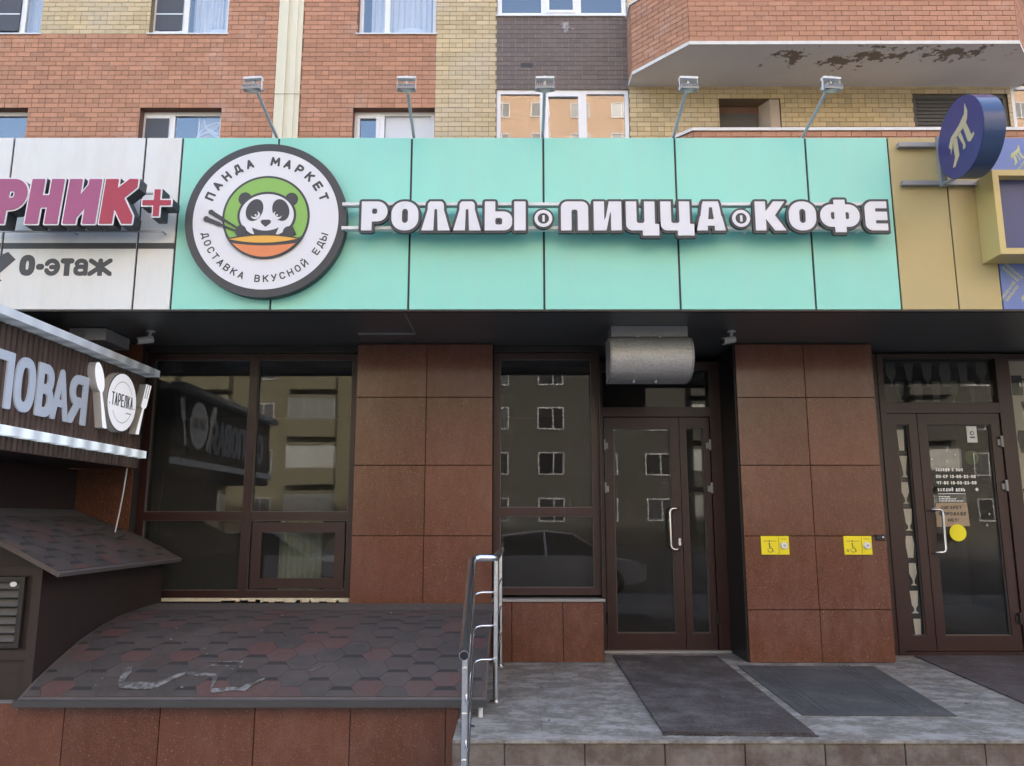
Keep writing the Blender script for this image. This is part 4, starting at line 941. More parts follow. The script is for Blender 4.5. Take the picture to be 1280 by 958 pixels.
# lettering round the disc
def ring_text(name, text, r, a0, a1, h, w, t, inward):
    m_ = MB(); n = len(text)
    for i, ch in enumerate(text):
        if ch == ' ': m_.build(name, M['logo_dark'], logo); m_ = MB(); continue
        a = radians(a0+(a1-a0)*i/(n-1)); u, v = r*cos(a), r*sin(a)*1.0
        rot = a-pi/2 if not inward else a+pi/2
        cw = w*wfac(ch); vs, fs = glyph(ch, cw*RR, h*RR, t*RR, False, .0012, res=30)
        c, s = cos(rot), sin(rot)
        P = []
        for x, y, d in vs:
            x -= cw*RR/2; y -= h*RR/2
            P.append((CX+u*RR+x*c-y*s, yb-.0020-d, CZ+v*RR+x*s+y*c))
        m_.add(P, fs)
    return m_.build(name, M['logo_dark'], logo)
ring_text('upper_lettering', 'ПАНДА МАРКЕТ', .765, 157, 22.5, .120, .095, .028, False)
ring_text('lower_lettering', 'ДОСТАВКА ВКУСНОЙ ЕДЫ', .765, 196, 342.5, .092, .070, .016, True)

# long sign of white letters on two rails
lt = thing('channel_letter_sign', (.85, 5.6, 3.8), 'row of white dark-edged letters fixed on rails across the mint panels', 'sign')
m_ = MB()
for z in (3.899, 3.712): m_.box(-1.27, 2.80, 5.584, 5.640, z-.0115, z+.0115)
m_.build('rail', M['white_metal'], lt)
m_ = MB()
for x in (-.9, .0, .9, 1.75, 2.6):
    for z in (3.899, 3.712): m_.box(x, x+.02, 5.640, YF-.001, z-.008, z+.008)
m_.build('bracket', M['white_metal'], lt)
def sub(f, *gs): return lambda X, Y: np.maximum.reduce([f(X, Y)]+[-g(X, Y) for g in gs])
def uni(*fs): return lambda X, Y: np.minimum.reduce([f(X, Y) for f in fs])
def inter(*fs): return lambda X, Y: np.maximum.reduce([f(X, Y) for f in fs])
def bx(x0, y0, x1, y1, r=0.0): return lambda X, Y: d_box(X, Y, x0, y0, x1, y1, r)
def pl_(*P): return lambda X, Y: d_poly(X, Y, P)
def bigletter(ch, w):      # in units of the cap height
    s = .36
    if ch == 'О': return sub(bx(0, 0, w, 1, .42), bx(s, .27, w-s, .73, .10))
    if ch == 'Р': return sub(uni(bx(0, 0, s, 1, .03), bx(0, .30, w, 1, .34), bx(0, .30, .4, 1, .03)), bx(s, .58, w-s*.98, .74, .05))
    if ch == 'Л': return sub(uni(pl_((0, 0), (.28, 1), (w-.28, 1), (w, 0)), bx(.20, .55, w-.20, 1, .14)), pl_((.37, -1), (w/2-.03, .72), (w/2+.03, .72), (w-.37, -1)), pl_((-1, .6), (-1, 2), (.35, 2), (.35, 1.1), (.22, .98), (.17, .6)), pl_((w+1, .6), (w+1, 2), (w-.35, 2), (w-.35, 1.1), (w-.22, .98), (w-.17, .6)))
    if ch == 'Ы': return uni(sub(uni(bx(0, 0, s, 1, .03), bx(0, 0, .90, .66, .28), bx(0, 0, .4, .66, .03)), bx(s, .22, .90-s*.95, .42, .05)), bx(w-.39, 0, w, 1, .03))
    if ch == 'П': return sub(bx(0, -.4, w, 1, .22), bx(s, -.5, w-s, .70, .06), bx(-3, -3, w+3, 0))
    if ch == 'И': return uni(bx(0, 0, s, 1, .02), bx(w-s, 0, w, 1, .02), pl_((s-.06, 0), (w-s-.06, 1), (w-s+.06, 1), (w-s+.06, .92), (s+.06, 0)), pl_((s-.02, 0), (s-.02, .34), (w-s+.02, 1), (w-s+.02, .66)))
    if ch == 'Ц': 
        b = w-.13; return uni(sub(bx(0, 0, b, 1.4, .22), bx(s, .27, b-s, 1.5, .06), bx(-3, 1, b+3, 4)), bx(b-.42, -.17, w, .24, .02))
    if ch == 'А': return sub(uni(pl_((0, 0), (.22, 1), (w-.22, 1), (w, 0)), bx(.16, .5, w-.16, 1, .2)), pl_((w/2-.08, .40), (w/2-.035, .78), (w/2+.035, .78), (w/2+.08, .40)), pl_((w/2-.11, -1), (w/2-.10, .16), (w/2+.10, .16), (w/2+.11, -1)), pl_((-1, .5), (-1, 2), (.32, 2), (.32, 1.1), (.2, .97), (.13, .5)), pl_((w+1, .5), (w+1, 2), (w-.32, 2), (w-.32, 1.1), (w-.2, .97), (w-.13, .5)))
    if ch == 'К': return uni(bx(0, 0, s, 1, .02), pl_((s-.02, .66), (.60, 1), (w-.02, 1), (.66, .52), (w, 0), (.62, 0), (s-.02, .40)))
    if ch == 'Ф': return uni(sub(bx(0, .12, w, .90, .37), bx(.36, .40, w/2-.17, .62, .05), bx(w/2+.17, .40, w-.36, .62, .05)), bx(w/2-.19, -.06, w/2+.19, 1.06, .02))
    if ch == 'Е': return sub(bx(0, 0, w+.6, 1, .25), bx(s, .655, w+.7, .745, .01), bx(s, .255, w+.7, .345, .01), bx(w, -.2, w+1, 1.2))
HC = .232
LET = (('Р', 451.3, 484.7), ('О', 488.8, 523.5), ('Л', 526.2, 563.0), ('Л', 566.0, 601.7), ('Ы', 605.5, 657.5), ('П', 700.7, 735.7), ('И', 741.7, 777.3), ('Ц', 782.0, 824.0),
       ('Ц', 825.2, 867.7), ('А', 870.0, 907.0), ('К', 943.5, 983.0), ('О', 985.6, 1020.6), ('Ф', 1025.0, 1075.0), ('Е', 1080.8, 1109.5))
BIG = {}
for ch, p0, p1 in LET:
    x0 = W(p0, 270, 5.55)[0]; x1 = W(p1, 270, 5.55)[0]; w_ = (x1-x0)/HC; z0 = 3.674
    k = (ch, round(w_, 2))
    if k not in BIG:
        fn = bigletter(ch, w_)
        BIG[k] = (solid(contours(fn, -.25, -.42, w_+.25, 1.3, .016, -.012), .004), solid(contours(fn, -.25, -.42, w_+.25, 1.3, .016, .072), .030/HC))
    (fv, ff), (cv, cf) = BIG[k]
    m_ = MB(); m_.add([(x0+a*HC, 5.583-d*HC, z0+b*HC) for a, b, d in cv], cf); o = m_.build('letter', M['casing'], lt)
    m_ = MB(); m_.add([(x0+a*HC, 5.5525-d, z0+b*HC) for a, b, d in fv], ff); m_.build('letter_face', M['white_face'], o)
for pc in (679.2, 926.4):
    xc, zc = W(pc, 273.2, 5.55)
    m_ = MB(); m_.prism(ellipse(xc, zc, .081, .081, 40), .030, FRONT(5.583)); o = m_.build('dot', M['casing'], lt, smooth=True)
    m_ = MB(); n = 40; A = ellipse(xc, zc, .066, .066, n); B = ellipse(xc, zc, .042, .042, n)
    m_.add([(u, 5.549, v) for u, v in A]+[(u, 5.549, v) for u, v in B]+[(u, 5.5535, v) for u, v in A]+[(u, 5.5535, v) for u, v in B], [(i, (i+1) % n, n+(i+1) % n, n+i) for i in range(n)]+[(i, (i+1) % n, 2*n+(i+1) % n, 2*n+i) for i in range(n)]+[(n+i, n+(i+1) % n, 3*n+(i+1) % n, 3*n+i) for i in range(n)])
    m_.box(xc-.007, xc+.010, 5.549, 5.5535, zc-.024, zc+.024); m_.build('dot_face', M['white_face'], o)

# pink and red letters with a plus on the white band
ph = thing('pink_letter_sign', (-3.2, 5.5, 3.85), 'bulky pink to crimson capital letters and plus on the white band', 'sign')
HL = .345
PINK = (('Т', -4.52, .24, 'pink'), ('О', -4.25, .24, 'pink'), ('Р', -3.775, .226, 'pink'), ('Н', -3.530, .236, 'pink'), ('И', -3.255, .236, 'pink'), ('К', -2.990, .236, 'crimson'))
for ch, x0, w_, cm in PINK:
    if ch in 'ТО': continue
    t_ = .093; fn = d_stroke(ch, w_, HL, t_, True)
    # the photograph's letters lean forward slightly
    sh = lambda X, Y, fn=fn: fn(X-.07*(Y-.17), Y)
    fv, ff = solid(contours(sh, -.05, -.05, w_+.06, HL+.05, .0065, .0), .004)
    wv, wf = solid(contours(sh, -.05, -.05, w_+.06, HL+.05, .0065, .011), .004)
    cv, cf = solid(contours(sh, -.05, -.05, w_+.06, HL+.05, .0065, .0112), .11)
    m_ = MB(); m_.add([(x0+a, 5.56-d, 3.688+b) for a, b, d in cv], cf); o = m_.build('letter', M['casing'], ph)
    m_ = MB(); m_.add([(x0+a, 5.4497-d, 3.688+b) for a, b, d in wv], wf); m_.build('letter_edge', M['white_face'], o)
    m_ = MB(); m_.add([(x0+a, 5.4455-d, 3.688+b) for a, b, d in fv], ff); m_.build('letter_face', M[cm], o)
def plus(e): return uni(bx(-.104-e, -.020-e, .104+e, .020+e), bx(-.022-e, -.104-e, .022+e, .104+e))
cv, cf = solid(contours(plus(.0112), -.15, -.15, .15, .15, .005), .12); wv, wf = solid(contours(plus(.011), -.15, -.15, .15, .15, .005), .004); fv, ff = solid(contours(plus(0), -.15, -.15, .15, .15, .005), .004)
px_, pz_ = -2.608, 3.862
m_ = MB(); m_.add([(px_+a, 5.60-d, pz_+b) for a, b, d in cv], cf); o = m_.build('plus_mark', M['casing'], ph)
m_ = MB(); m_.add([(px_+a, 5.4797-d, pz_+b) for a, b, d in wv], wf); m_.build('plus_edge', M['white_face'], o)
m_ = MB(); m_.add([(px_+a, 5.4755-d, pz_+b) for a, b, d in fv], ff); m_.build('plus_face', M['crimson'], o)
m_ = MB()
for z in (4.0, 3.70): m_.box(-4.3, -2.62, 5.625, 5.64, z-.006, z+.006); 
for x in (-4.2, -3.3, -2.63):
    for z in (4.0, 3.70): m_.box(x, x+.012, 5.641, YF-.001, z-.005, z+.005)
m_.build('rail', M['lampgrey'], ph)

# projecting round navy sign
XS, YS, ZSN, RS = 3.243, 5.315, 4.295, .292
pj = thing('projecting_sign', (XS, YS, ZSN), 'round navy sign with a gold emblem standing out from the gold panels', 'sign')
sp = lambda u, v, d: (XS+d, YS+u, ZSN+v)
m_ = MB(); m_.prism(ellipse(0, 0, RS, RS, 72), .150, sp); m_.build('drum', M['navyrim'], pj, smooth=True)
m_ = MB(); m_.prism(ellipse(0, 0, RS-.004, RS-.004, 72), .003, lambda u, v, d: (XS-.0005-d, YS+u, ZSN+v)); m_.build('face', M['navy'], pj)
m_ = MB()
# seen from the left the street side (smaller y) is on the right
tm_shape(0, -.035, .245, 0, lambda u, v, d: (XS-.004-d, YS-u, ZSN+v), .003, m_, 1.15); m_.build('emblem', M['goldprint'], pj)
m_ = MB()
m_.box(2.975, 3.30, 5.655, 5.695, 4.395, 4.430); m_.box(2.978, 3.58, 5.655, 5.695, 4.083, 4.118); m_.box(3.255, 3.285, 5.62, 5.654, 4.06, 4.46)
m_.tube([(3.27, 5.63, 4.08), (3.30, 5.45, 4.06)], .012, 8); m_.build('bracket', M['grey_metal'], pj)
# gold framed navy light box
gb = thing('framed_sign_box', (4.1, 5.5, 3.8), 'navy sign box in a gold frame at the right end of the band', 'sign')
m_ = MB(); m_.ring(3.545, 4.85, 3.468, 4.118, 5.47, YF-.003, .045); m_.build('frame', M['goldframe'], gb)
m_ = MB(); m_.box(3.591, 4.804, 5.55, YF-.004, 3.514, 4.072); m_.build('panel', M['navybox'], gb)

# floodlights on bent arms along the top
def floodlight(label):
    t = thing('floodlight', (0, 0, 0), label, 'floodlight', 'floodlights along the top of the sign band')
    m_ = MB(); m_.tube([(0, .10, -.10), (0, .06, 0), (0, -.22, .115), (0, -.36, .178), (0, -.42, .215)], .0125, 10); m_.build('arm', M['galv'], t, smooth=True)
    m_ = MB(); m_.box(-.068, .068, -.476, -.432, .236, .252); m_.box(-.068, -.065, -.462, -.446, .150, .236); m_.box(.065, .068, -.462, -.446, .150, .236)
    m_.box(-.03, .03, -.462, -.443, .252, .256); m_.tube([(-.014, -.452, .256), (-.009, -.452, .266), (.009, -.452, .266), (.014, -.452, .256)], .003, 6)
    m_.build('bracket', M['white_metal'], t)
    m_ = MB(); m_.box(-.008, .008, -.452, -.41, .19, .236); m_.build('pivot', M['galv'], t)
    def tl(x, y, z):       # tilt: lamp looks down and back at the band
        a = radians(20); return (x, -.455+y*cos(a)-z*sin(a), .172+y*sin(a)+z*cos(a))
    m_ = MB(); b = MB(); b.box(-.064, .064, -.05, .05, -.012, .005)
    for k in range(9): b.box(-.058+k*.0137, -.0525+k*.0137, -.047, .047, .005, .024)
    m_.add([tl(*p) for p in b.v], b.f); m_.build('housing', M['lampgrey'], t)
    m_ = MB(); b = MB(); P0 = ellipse(0, 0, .074, .056, 28); P1 = ellipse(0, 0, .054, .042, 28)
    b.add([(u, v, -.022) for u, v in P0]+[(u, v, -.012) for u, v in P1], [(i, (i+1) % 28, 28+(i+1) % 28, 28+i) for i in range(28)]+[tuple(range(28))]); m_.add([tl(*p) for p in b.v], b.f); m_.build('reflector', M['lampgrey'], t)
    m_ = MB(); b = MB(); n = 16
    for j in range(5):
        a = radians(90*j/4.4); r_ = .038*cos(a); zz = -.022-.014*sin(a); b.v += [(r_*cos(2*pi*i/n), r_*sin(2*pi*i/n), zz) for i in range(n)]
        if j: b.f += [((j-1)*n+i, (j-1)*n+(i+1) % n, j*n+(i+1) % n, j*n+i) for i in range(n)]; b.m += [0]*n
    b.f.append(tuple(range(4*n, 5*n))); m_.add([tl(*p) for p in b.v], b.f); m_.build('lens', M['lens'], t, smooth=True)
    return t
FL = [(-1.84, 'grey floodlight on an arm in front of red brick beside the cream casing'),
      (-.768, 'grey floodlight on an arm in front of the window with the bright white pane'),
      (.240, 'grey floodlight on an arm in front of the warm-lit triple window'),
      (1.262, 'grey floodlight on an arm left of the dark doorway under the balcony'),
      (2.272, 'grey floodlight on an arm right of the dark doorway under the balcony')]
f0 = floodlight(FL[0][1])
for i, (x, lb) in enumerate(FL):
    o = f0 if i == 0 else copy_tree(f0); o['label'] = lb; o.location = (x, 5.74, 4.495); o.rotation_euler = (0, 0, radians((-6, 0, 0, 3, 7)[i]))

# ================================================================== THINGS UNDER THE SOFFIT
ac = thing('air_curtain', (1.11, 6.5, 2.65), 'curved hammered grey metal air curtain hood above the glass door', 'air curtain')
m_ = MB()
prof = [(6.46, 3.030), (6.245, 3.030), (6.19, 3.005), (6.15, 2.955), (6.130, 2.89), (6.135, 2.83), (6.16, 2.775), (6.205, 2.73), (6.265, 2.70), (6.34, 2.684), (6.46, 2.680)]
m_.prism(prof, .640, lambda u, v, d: (.796+d, u, v)); m_.build('hood', M['hammer'], ac, smooth=True)
m_ = MB(); m_.box(.806, 1.426, 6.235, 6.46, 3.032, 3.122); m_.build('mounting_plate', M['grey_metal'], ac)
for x0 in (.783, 1.4365):
    m_ = MB(); m_.prism(prof, .0125, lambda u, v, d: (x0+d, u-.010, v-.003)); m_.build('end_cap', M['grey_metal'], ac)
for x in (1.02, 1.20):
    m_ = MB(); m_.tube([(x, 6.30, 3.036), (x, 6.235, 3.030)], .011, 8); m_.build('bolt', M['galv'], ac)
    m_ = MB(); m_.tube([(x-.03, 6.34, 2.690), (x-.03, 6.30, 2.672)], .009, 8); m_.build('bolt', M['galv'], ac)

def camera_thing(loc, rz, label):
    t = thing('security_camera', (0, 0, 0), label, 'camera', 'security cameras under the soffit')
    m_ = MB(); m_.tube([(0, 0, 0), (0, 0, -.012)], .035, 16); m_.tube([(0, 0, -.012), (0, -.01, -.05), (0, -.035, -.075)], .013, 10); m_.build('bracket', M['cam_white'], t, smooth=True)
    m_ = MB(); m_.tube([(0, .02, -.068), (0, -.10, -.098)], .030, 16); m_.build('body', M['cam_white'], t, smooth=True)
    m_ = MB(); m_.tube([(0, -.1005, -.098), (0, -.108, -.100)], .022, 14); m_.build('lens', M['black'], t, smooth=True)
    t.location = loc; t.rotation_euler = (0, 0, rz); return t
camera_thing((1.835, 6.42, ZS+.008), radians(-62), 'small white security camera under the soffit right of the air curtain')
camera_thing((-3.02, 6.42, ZS+.008), radians(-50), 'small security camera in the dark corner above the canteen sign')
m_ = MB(); m_.box(-1.301, -.813, 6.49, 6.50, ZS-.004, ZS+.008); m_.box(-.822, -.812, 5.85, 6.489, ZS-.004, ZS+.008)
tag(m_.build('soffit_trim', M['grey_metal']), 'thin pale metal trim angle on the soffit above the left granite column', 'trim')
m_ = MB(); m_.box(-3.63, -3.33, 6.3, 6.7, 3.02, 3.118); bxx = thing('metal_box', (-3.48, 6.5, 3.02), 'grey metal service box under the soffit behind the canteen sign', 'box')
m_.build('housing', M['galv'], bxx); m_ = MB(); m_.box(-3.60, -3.50, 6.288, 6.299, 3.04, 3.10); m_.build('cover', M['grey_metal'], bxx)

# wheelchair call plates
def call_plate(x0, z0, label, mark=False):
    t = thing('call_button_plate', (x0, 6.884, z0), label, 'call button', 'yellow wheelchair call plates on the granite column')
    w_, h_ = .240, .158
    m_ = MB(); m_.cbox(x0, x0+w_, 6.880, 6.8935, z0, z0+h_, .003); pl = m_.build('plate', M['yellow_plate'], t)
    F = FRONT(6.8796)
    m_ = MB(); m_.box(x0+.150, x0+.153, 6.8786, 6.8796, z0+.008, z0+h_-.008)
    for k in range(9):
        if k != 4: m_.box(x0+.025+k*.012, x0+.031+k*.012, 6.8786, 6.8796, z0+.112, z0+.119)
    m_.prism([(x0+.064, z0+.118), (x0+.082, z0+.118), (x0+.073, z0+.106)][::-1], .001, F); m_.box(x0+.0715, x0+.0745, 6.8786, 6.8796, z0+.118, z0+.126)
    for k in range(4): m_.box(x0+.172+k*.012, x0+.179+k*.012, 6.8786, 6.8796, z0+.130, z0+.136)
    # wheelchair figure
    cx, cz = x0+.076, z0+.044
    m_.prism(ellipse(cx-.006, cz+.048, .0065, .0065, 14), .001, F)
    def bar(a, b, w=.005):
        L = math.hypot(b[0]-a[0], b[1]-a[1]); nx, nz = -(b[1]-a[1])/L*w/2, (b[0]-a[0])/L*w/2
        m_.prism([(a[0]+nx, a[1]+nz), (b[0]+nx, b[1]+nz), (b[0]-nx, b[1]-nz), (a[0]-nx, a[1]-nz)], .001, F)
    bar((cx-.006, cz+.042), (cx-.004, cz+.010), .006); bar((cx-.004, cz+.0105), (cx+.016, cz+.0105)); bar((cx+.0155, cz+.012), (cx+.024, cz-.014)); bar((cx+.023, cz-.014), (cx+.031, cz-.010)); bar((cx-.004, cz+.026), (cx+.012, cz+.026), .004)
    n = 14; A = [(cx+.020*cos(radians(150+230*i/n)), cz-.002+.020*sin(radians(150+230*i/n))) for i in range(n+1)]
    for a, b in zip(A[:-1], A[1:]): bar(a, b, .0045)
    if mark:
        for i in range(8):
            a = radians(45*i); b = radians(45*(i+1)); bar((x0+.030+.009*cos(a), z0+.036+.009*sin(a)), (x0+.030+.009*cos(b), z0+.036+.009*sin(b)), .005)
    m_.build('print', M['print_dark'], t)
    m_ = MB(); m_.tube([(x0+.193, 6.880, z0+.078), (x0+.193, 6.862, z0+.078), (x0+.193, 6.858, z0+.078)], [.029, .029, .025], 24); m_.build('button', M['white_metal'], t, smooth=True)
    m_ = MB(); m_.tube([(x0+.193, 6.858, z0+.078), (x0+.193, 6.855, z0+.078)], .012, 16); m_.build('button_centre', M['lampgrey'], t, smooth=True)
call_plate(2.132, 1.273, 'yellow wheelchair call plate nearer the main glass door')
call_plate(2.841, 1.273, 'yellow wheelchair call plate beside the small black box', True)
m_ = MB(); m_.cbox(3.118, 3.196, 6.868, 6.8935, 1.394, 1.442, .006); kb = thing('black_box', (3.157, 6.88, 1.39), 'small black box on the column edge above the second call plate', 'box'); m_.build('housing', M['black'], kb)
m_ = MB(); m_.tube([(3.175, 6.868, 1.422), (3.175, 6.865, 1.422)], .007, 12); m_.build('knob', M['white_metal'], kb)

# ================================================================== PLATFORM, STEPS, MATS
pf = thing('entrance_platform', (3.0, 5.5, 0), None, None, kind='structure')
XL, YP = -.325, 4.55
m_ = MB(); m_.box(XL+.012, 9.0, YP+.018, 7.6, 0, ZP-.016); m_.box(XL+.012, 9.0, YP-.282, YP+.017, 0, .26-.016); m_.box(XL+.012, 9.0, YP-.582, YP-.283, 0, .13-.016)
m_.build('base', M['grout'], pf)
ft = None; TW = .495
y = YP+.012; r = 0
rows = [YP-.012, 5.05, 5.55, 6.05, 6.55, 7.05, 7.56]
for ya, yb_ in zip(rows[:-1], rows[1:]):
    x = XL+.002; first = True
    while x < 8.0:
        x1 = min(x+TW, 8.0)
        if ft is None:
            q = MB(); q.box(-.5, .5, -.5, .5, -.015, 0); ft = q.build('floor_tile', M['concrete'], pf, local=True); o = ft; o.location = Vector(((x+x1)/2, (ya+yb_)/2, ZP))-wl(pf); o.scale = (x1-x-.0016, yb_-ya-.0016, 1)
        else: o = piece('floor_tile', ft, ((x+x1)/2, (ya+yb_)/2, ZP-random.uniform(0, .0012)), pf, 0, (x1-x-.0016, yb_-ya-.0016, 1))
        x = x1
for zt, yn in ((.26, YP-.30), (.13, YP-.60)):
    x = XL+.002
    while x < 8.0: piece('floor_tile', ft, (x+TW/2, yn+.145, zt), pf, 0, (TW-.004, .306, 1)); x += TW
rt = None
for k, (zt, yn) in enumerate(((ZP, YP), (.26, YP-.30), (.13, YP-.60))):
    x = XL; edges = [XL+.002, -.04] + [-.04+.4345*i for i in range(1, 20)]
    for a, b in zip(edges[:-1], edges[1:]):
        if rt is None:
            q = MB(); q.cbox(-.5, .5, 0, .014, -.5, .5, .003); rt = q.build('riser_tile', M['riser'], pf, local=True); o = rt; o.location = Vector(((a+b)/2, yn, zt-.066-.008))-wl(pf); o.scale = (b-a-.006, 1, .112)
        else: piece('riser_tile', rt, ((a+b)/2, yn, zt-.066-.008), pf, 0, (b-a-.006, 1, .112))
m_ = MB(); m_.box(XL, XL+.011, YP+.01, 5.10, 0, ZP-.018); m_.build('side_tile', M['riser'], pf)
def doormat(name, P, th, mt, label, ridges=None):
    t = thing(name, (P[0][0], P[0][1], ZP), label, 'doormat')
    m_ = MB(); m_.prism(P, th, lambda u, v, d: (u, v, ZP+.0008+d)); m_.build('pile', mt, t)
    return t
def gp(px, py): 
    s = SL(py); Y = (ZP-EYE)/s; return (W(px, py, Y)[0], Y)
m1 = doormat('brown_doormat', [gp(829, 918), gp(1019, 920), gp(896, 822), gp(766, 821)], .014, M['mat_brown'], 'worn brown bristle doormat in front of the main glass door')
m_ = MB()
for k in range(60):      # frayed front edge
    f_ = k/59; a, b = gp(829, 919), gp(1021, 921); x = a[0]+(b[0]-a[0])*f_; yy = a[1]+(b[1]-a[1])*f_
    m_.box(x-.006, x+.006, yy-random.uniform(.006, .016), yy, ZP+.001, ZP+.009)
m_.build('frayed_edge', M['mat_brown'], m1)
a = [gp(1003, 895), gp(1196, 896), gp(1092, 834), gp(922, 833)]
m2 = doormat('grey_doormat', a, .006, M['mat_grey'], 'flat dark grey rubber mat in front of the right granite column')
m_ = MB()
for f0_, f1_ in ((.06, .07), (.09, .10), (.12, .13), (.15, .16), (.20, .21), (.74, .75), (.78, .79), (.82, .83)):
    lp = lambda f_: (a[0][0]+(a[1][0]-a[0][0])*f_, a[0][1]+.01, a[3][0]+(a[2][0]-a[3][0])*f_, a[3][1]-.01)
    p0, p1 = lp(f0_), lp(f1_); m_.prism([(p0[0], p0[1]), (p1[0], p1[1]), (p1[2], p1[3]), (p0[2], p0[3])], .002, lambda u, v, d: (u, v, ZP+.0069+d))
m_.build('ridge', M['mat_grey'], m2)
doormat('red_brown_doormat', [gp(1284, 882), (gp(1284, 882)[0]+1.3, gp(1284, 882)[1]), (gp(1150, 824)[0]+1.9, 7.20), (gp(1152, 824)[0], 7.20)], .009, M['mat_red'], 'reddish brown doormat in front of the right shop door')
lt_ = MB()
for k in range(230):
    x, yy = random.uniform(-.2, 4.3), random.uniform(4.7, 7.2)
    if -.2 < x < .8 and yy > 6.8: continue
    s_ = random.uniform(.002, .006) if k > 22 else random.uniform(.006, .012); b = MB(); b.box(-s_, s_, -s_*.6, s_*.6, 0, s_*.7); ang = random.uniform(0, 3)
    lt_.add([(x+p[0]*cos(ang)-p[1]*sin(ang), yy+p[0]*sin(ang)+p[1]*cos(ang), ZP+.011+p[2]*.6) for p in b.v], b.f)
lt_.build('litter_crumbs', M['felt_pale'], kind='stuff')

# ================================================================== LOW WALL AND BASEMENT CANOPY
lw = thing('low_wall', (-1.7, 5.1, 0), 'low reddish granite wall below the curved shingle canopy', 'wall')
m_ = MB(); m_.box(-6, XL+.012, 5.122, 5.3, 0, .46); wb = m_.build('core', M['grout'], lw)
xs = [-5.672, -5.087, -4.502, -3.917, -3.326, -2.741, -2.155, -1.575, -.990, -.405, XL-.002]
for a, b in zip(xs[:-1], xs[1:]):
    for z0, z1 in ((0.0, .455),): tile(a+.002, b-.002, z0, z1, 5.11, lw)
cn = thing('basement_canopy', (-1.6, 5.9, .48), 'curved grey and reddish shingle canopy over the basement beneath the window', 'canopy')
PR = [(5.03, .492), (5.20, .575), (5.40, .650), (5.70, .748), (6.0, .812), (6.24, .846), (6.60, .868), (6.895, .872)]
def prof_at(sv):
    acc = 0
    for (a, b), (c, d) in zip(PR[:-1], PR[1:]):
        L = math.hypot(c-a, d-b)
        if sv <= acc+L or (c, d) == PR[-1]:
            f_ = (sv-acc)/L; return (a+(c-a)*f_, b+(d-b)*f_, -(d-b)/L, (c-a)/L)
        acc += L
ARC = sum(math.hypot(c-a, d-b) for (a, b), (c, d) in zip(PR[:-1], PR[1:]))
CXL, CXR = -3.0, -.155
m_ = MB(); n = len(PR)
m_.add([(x, y_, z) for x in (CXL, CXR) for y_, z in PR]+[(x, y_+.01, z-.035) for x in (CXL, CXR) for y_, z in PR],
       [(i, i+1, n+i+1, n+i) for i in range(n-1)]+[(2*n+i, 3*n+i, 3*n+i+1, 2*n+i+1) for i in range(n-1)]+[(i, 2*n+i, 2*n+i+1, i+1) for i in range(n-1)]+[(n+i, n+i+1, 3*n+i+1, 3*n+i) for i in range(n-1)]+[(0, n, 3*n, 2*n), (n-1, 3*n-1, 4*n-1, 2*n-1)])
m_.build('roof_deck', M['dusty'], cn, smooth=True)
m_ = MB(); m_.box(CXL-.01, CXR+.005, 5.005, 5.03, .455, .494); m_.build('front_trim', M['trim_dark'], cn)
m_ = MB(); m_.tube([(-.19, 5.06, .39), (-.19, 5.06, .48)], .014, 10); m_.build('support_stub', M['white_metal'], cn, smooth=True)
def shingles(parent, u0, u1, v0, v1, f, s=.107, jit=.0015):
    """flat topped hexagons laid like roof tabs; f(u, v, n) -> space; v runs up the slope"""
    hgt = s*math.sqrt(3)/2; row = 0; v = v0; cnt = 0
    while v < v1+hgt*.2:
        u = u0 + (0 if row % 2 else 1.5*s) - 1.5*s
        while u < u1+s:
            lift = .003+random.uniform(0, jit); g = .0012
            def cl(p): return (min(max(p[0], u0), u1), min(max(p[1], v0), v1))
            P = [(-s/2+g, -hgt+g), (s/2-g, -hgt+g), (s-g, 0), (s/2-g, hgt-g), (-s/2+g, hgt-g), (-s+g, 0)]
            # dark granule band across the top of the tab
            A = [(-s/2+g, -hgt+g), (s/2-g, -hgt+g), (s-g, 0), (s*.68, hgt*.62), (-s*.68, hgt*.62), (-s+g, 0)]; B = [(-s*.68, hgt*.62), (s*.68, hgt*.62), (s/2-g, hgt-g), (-s/2+g, hgt-g)]
            if u+s > u0+.01 and u-s < u1-.01:
                c = [cl((u+a, v+b)) for a, b in A]; e = [cl((u+a, v+b)) for a, b in B]
                if max(q[0] for q in c)-min(q[0] for q in c) > .02 and max(q[1] for q in c)-min(q[1] for q in c) > .02:
                    m_ = MB(); nA = len(c)
                    m_.add([f(p[0], p[1], lift) for p in c]+[f(p[0], p[1], -.004) for p in c], [(0, 1, 2, 5), (5, 2, 3, 4)]+[(i, i+nA, (i+1) % nA+nA, (i+1) % nA) for i in (0, 1, 2, 4, 5)], 0)
                    m_.add([f(p[0], p[1], lift) for p in e]+[f(p[0], p[1], -.004) for p in e], [(0, 1, 2, 3)]+[(i, i+4, (i+1) % 4+4, (i+1) % 4) for i in (1, 2, 3)], 1)
                    k = random.random(); mt = M['shg'] if k < .40 else (M['shb'] if k < .70 else M['shr'])
                    m_.build('shingle', [mt, M['shd'] if random.random() < .7 else mt], parent); cnt += 1
            u += 3*s
        v += hgt; row += 1
    return cnt
def on_canopy(u, v, nrm):
    y_, z, ny, nz = prof_at(v); return (u, y_+ny*nrm, z+nz*nrm)
nsh = shingles(cn, CXL+.02, CXR-.01, .03, ARC-.42, on_canopy)
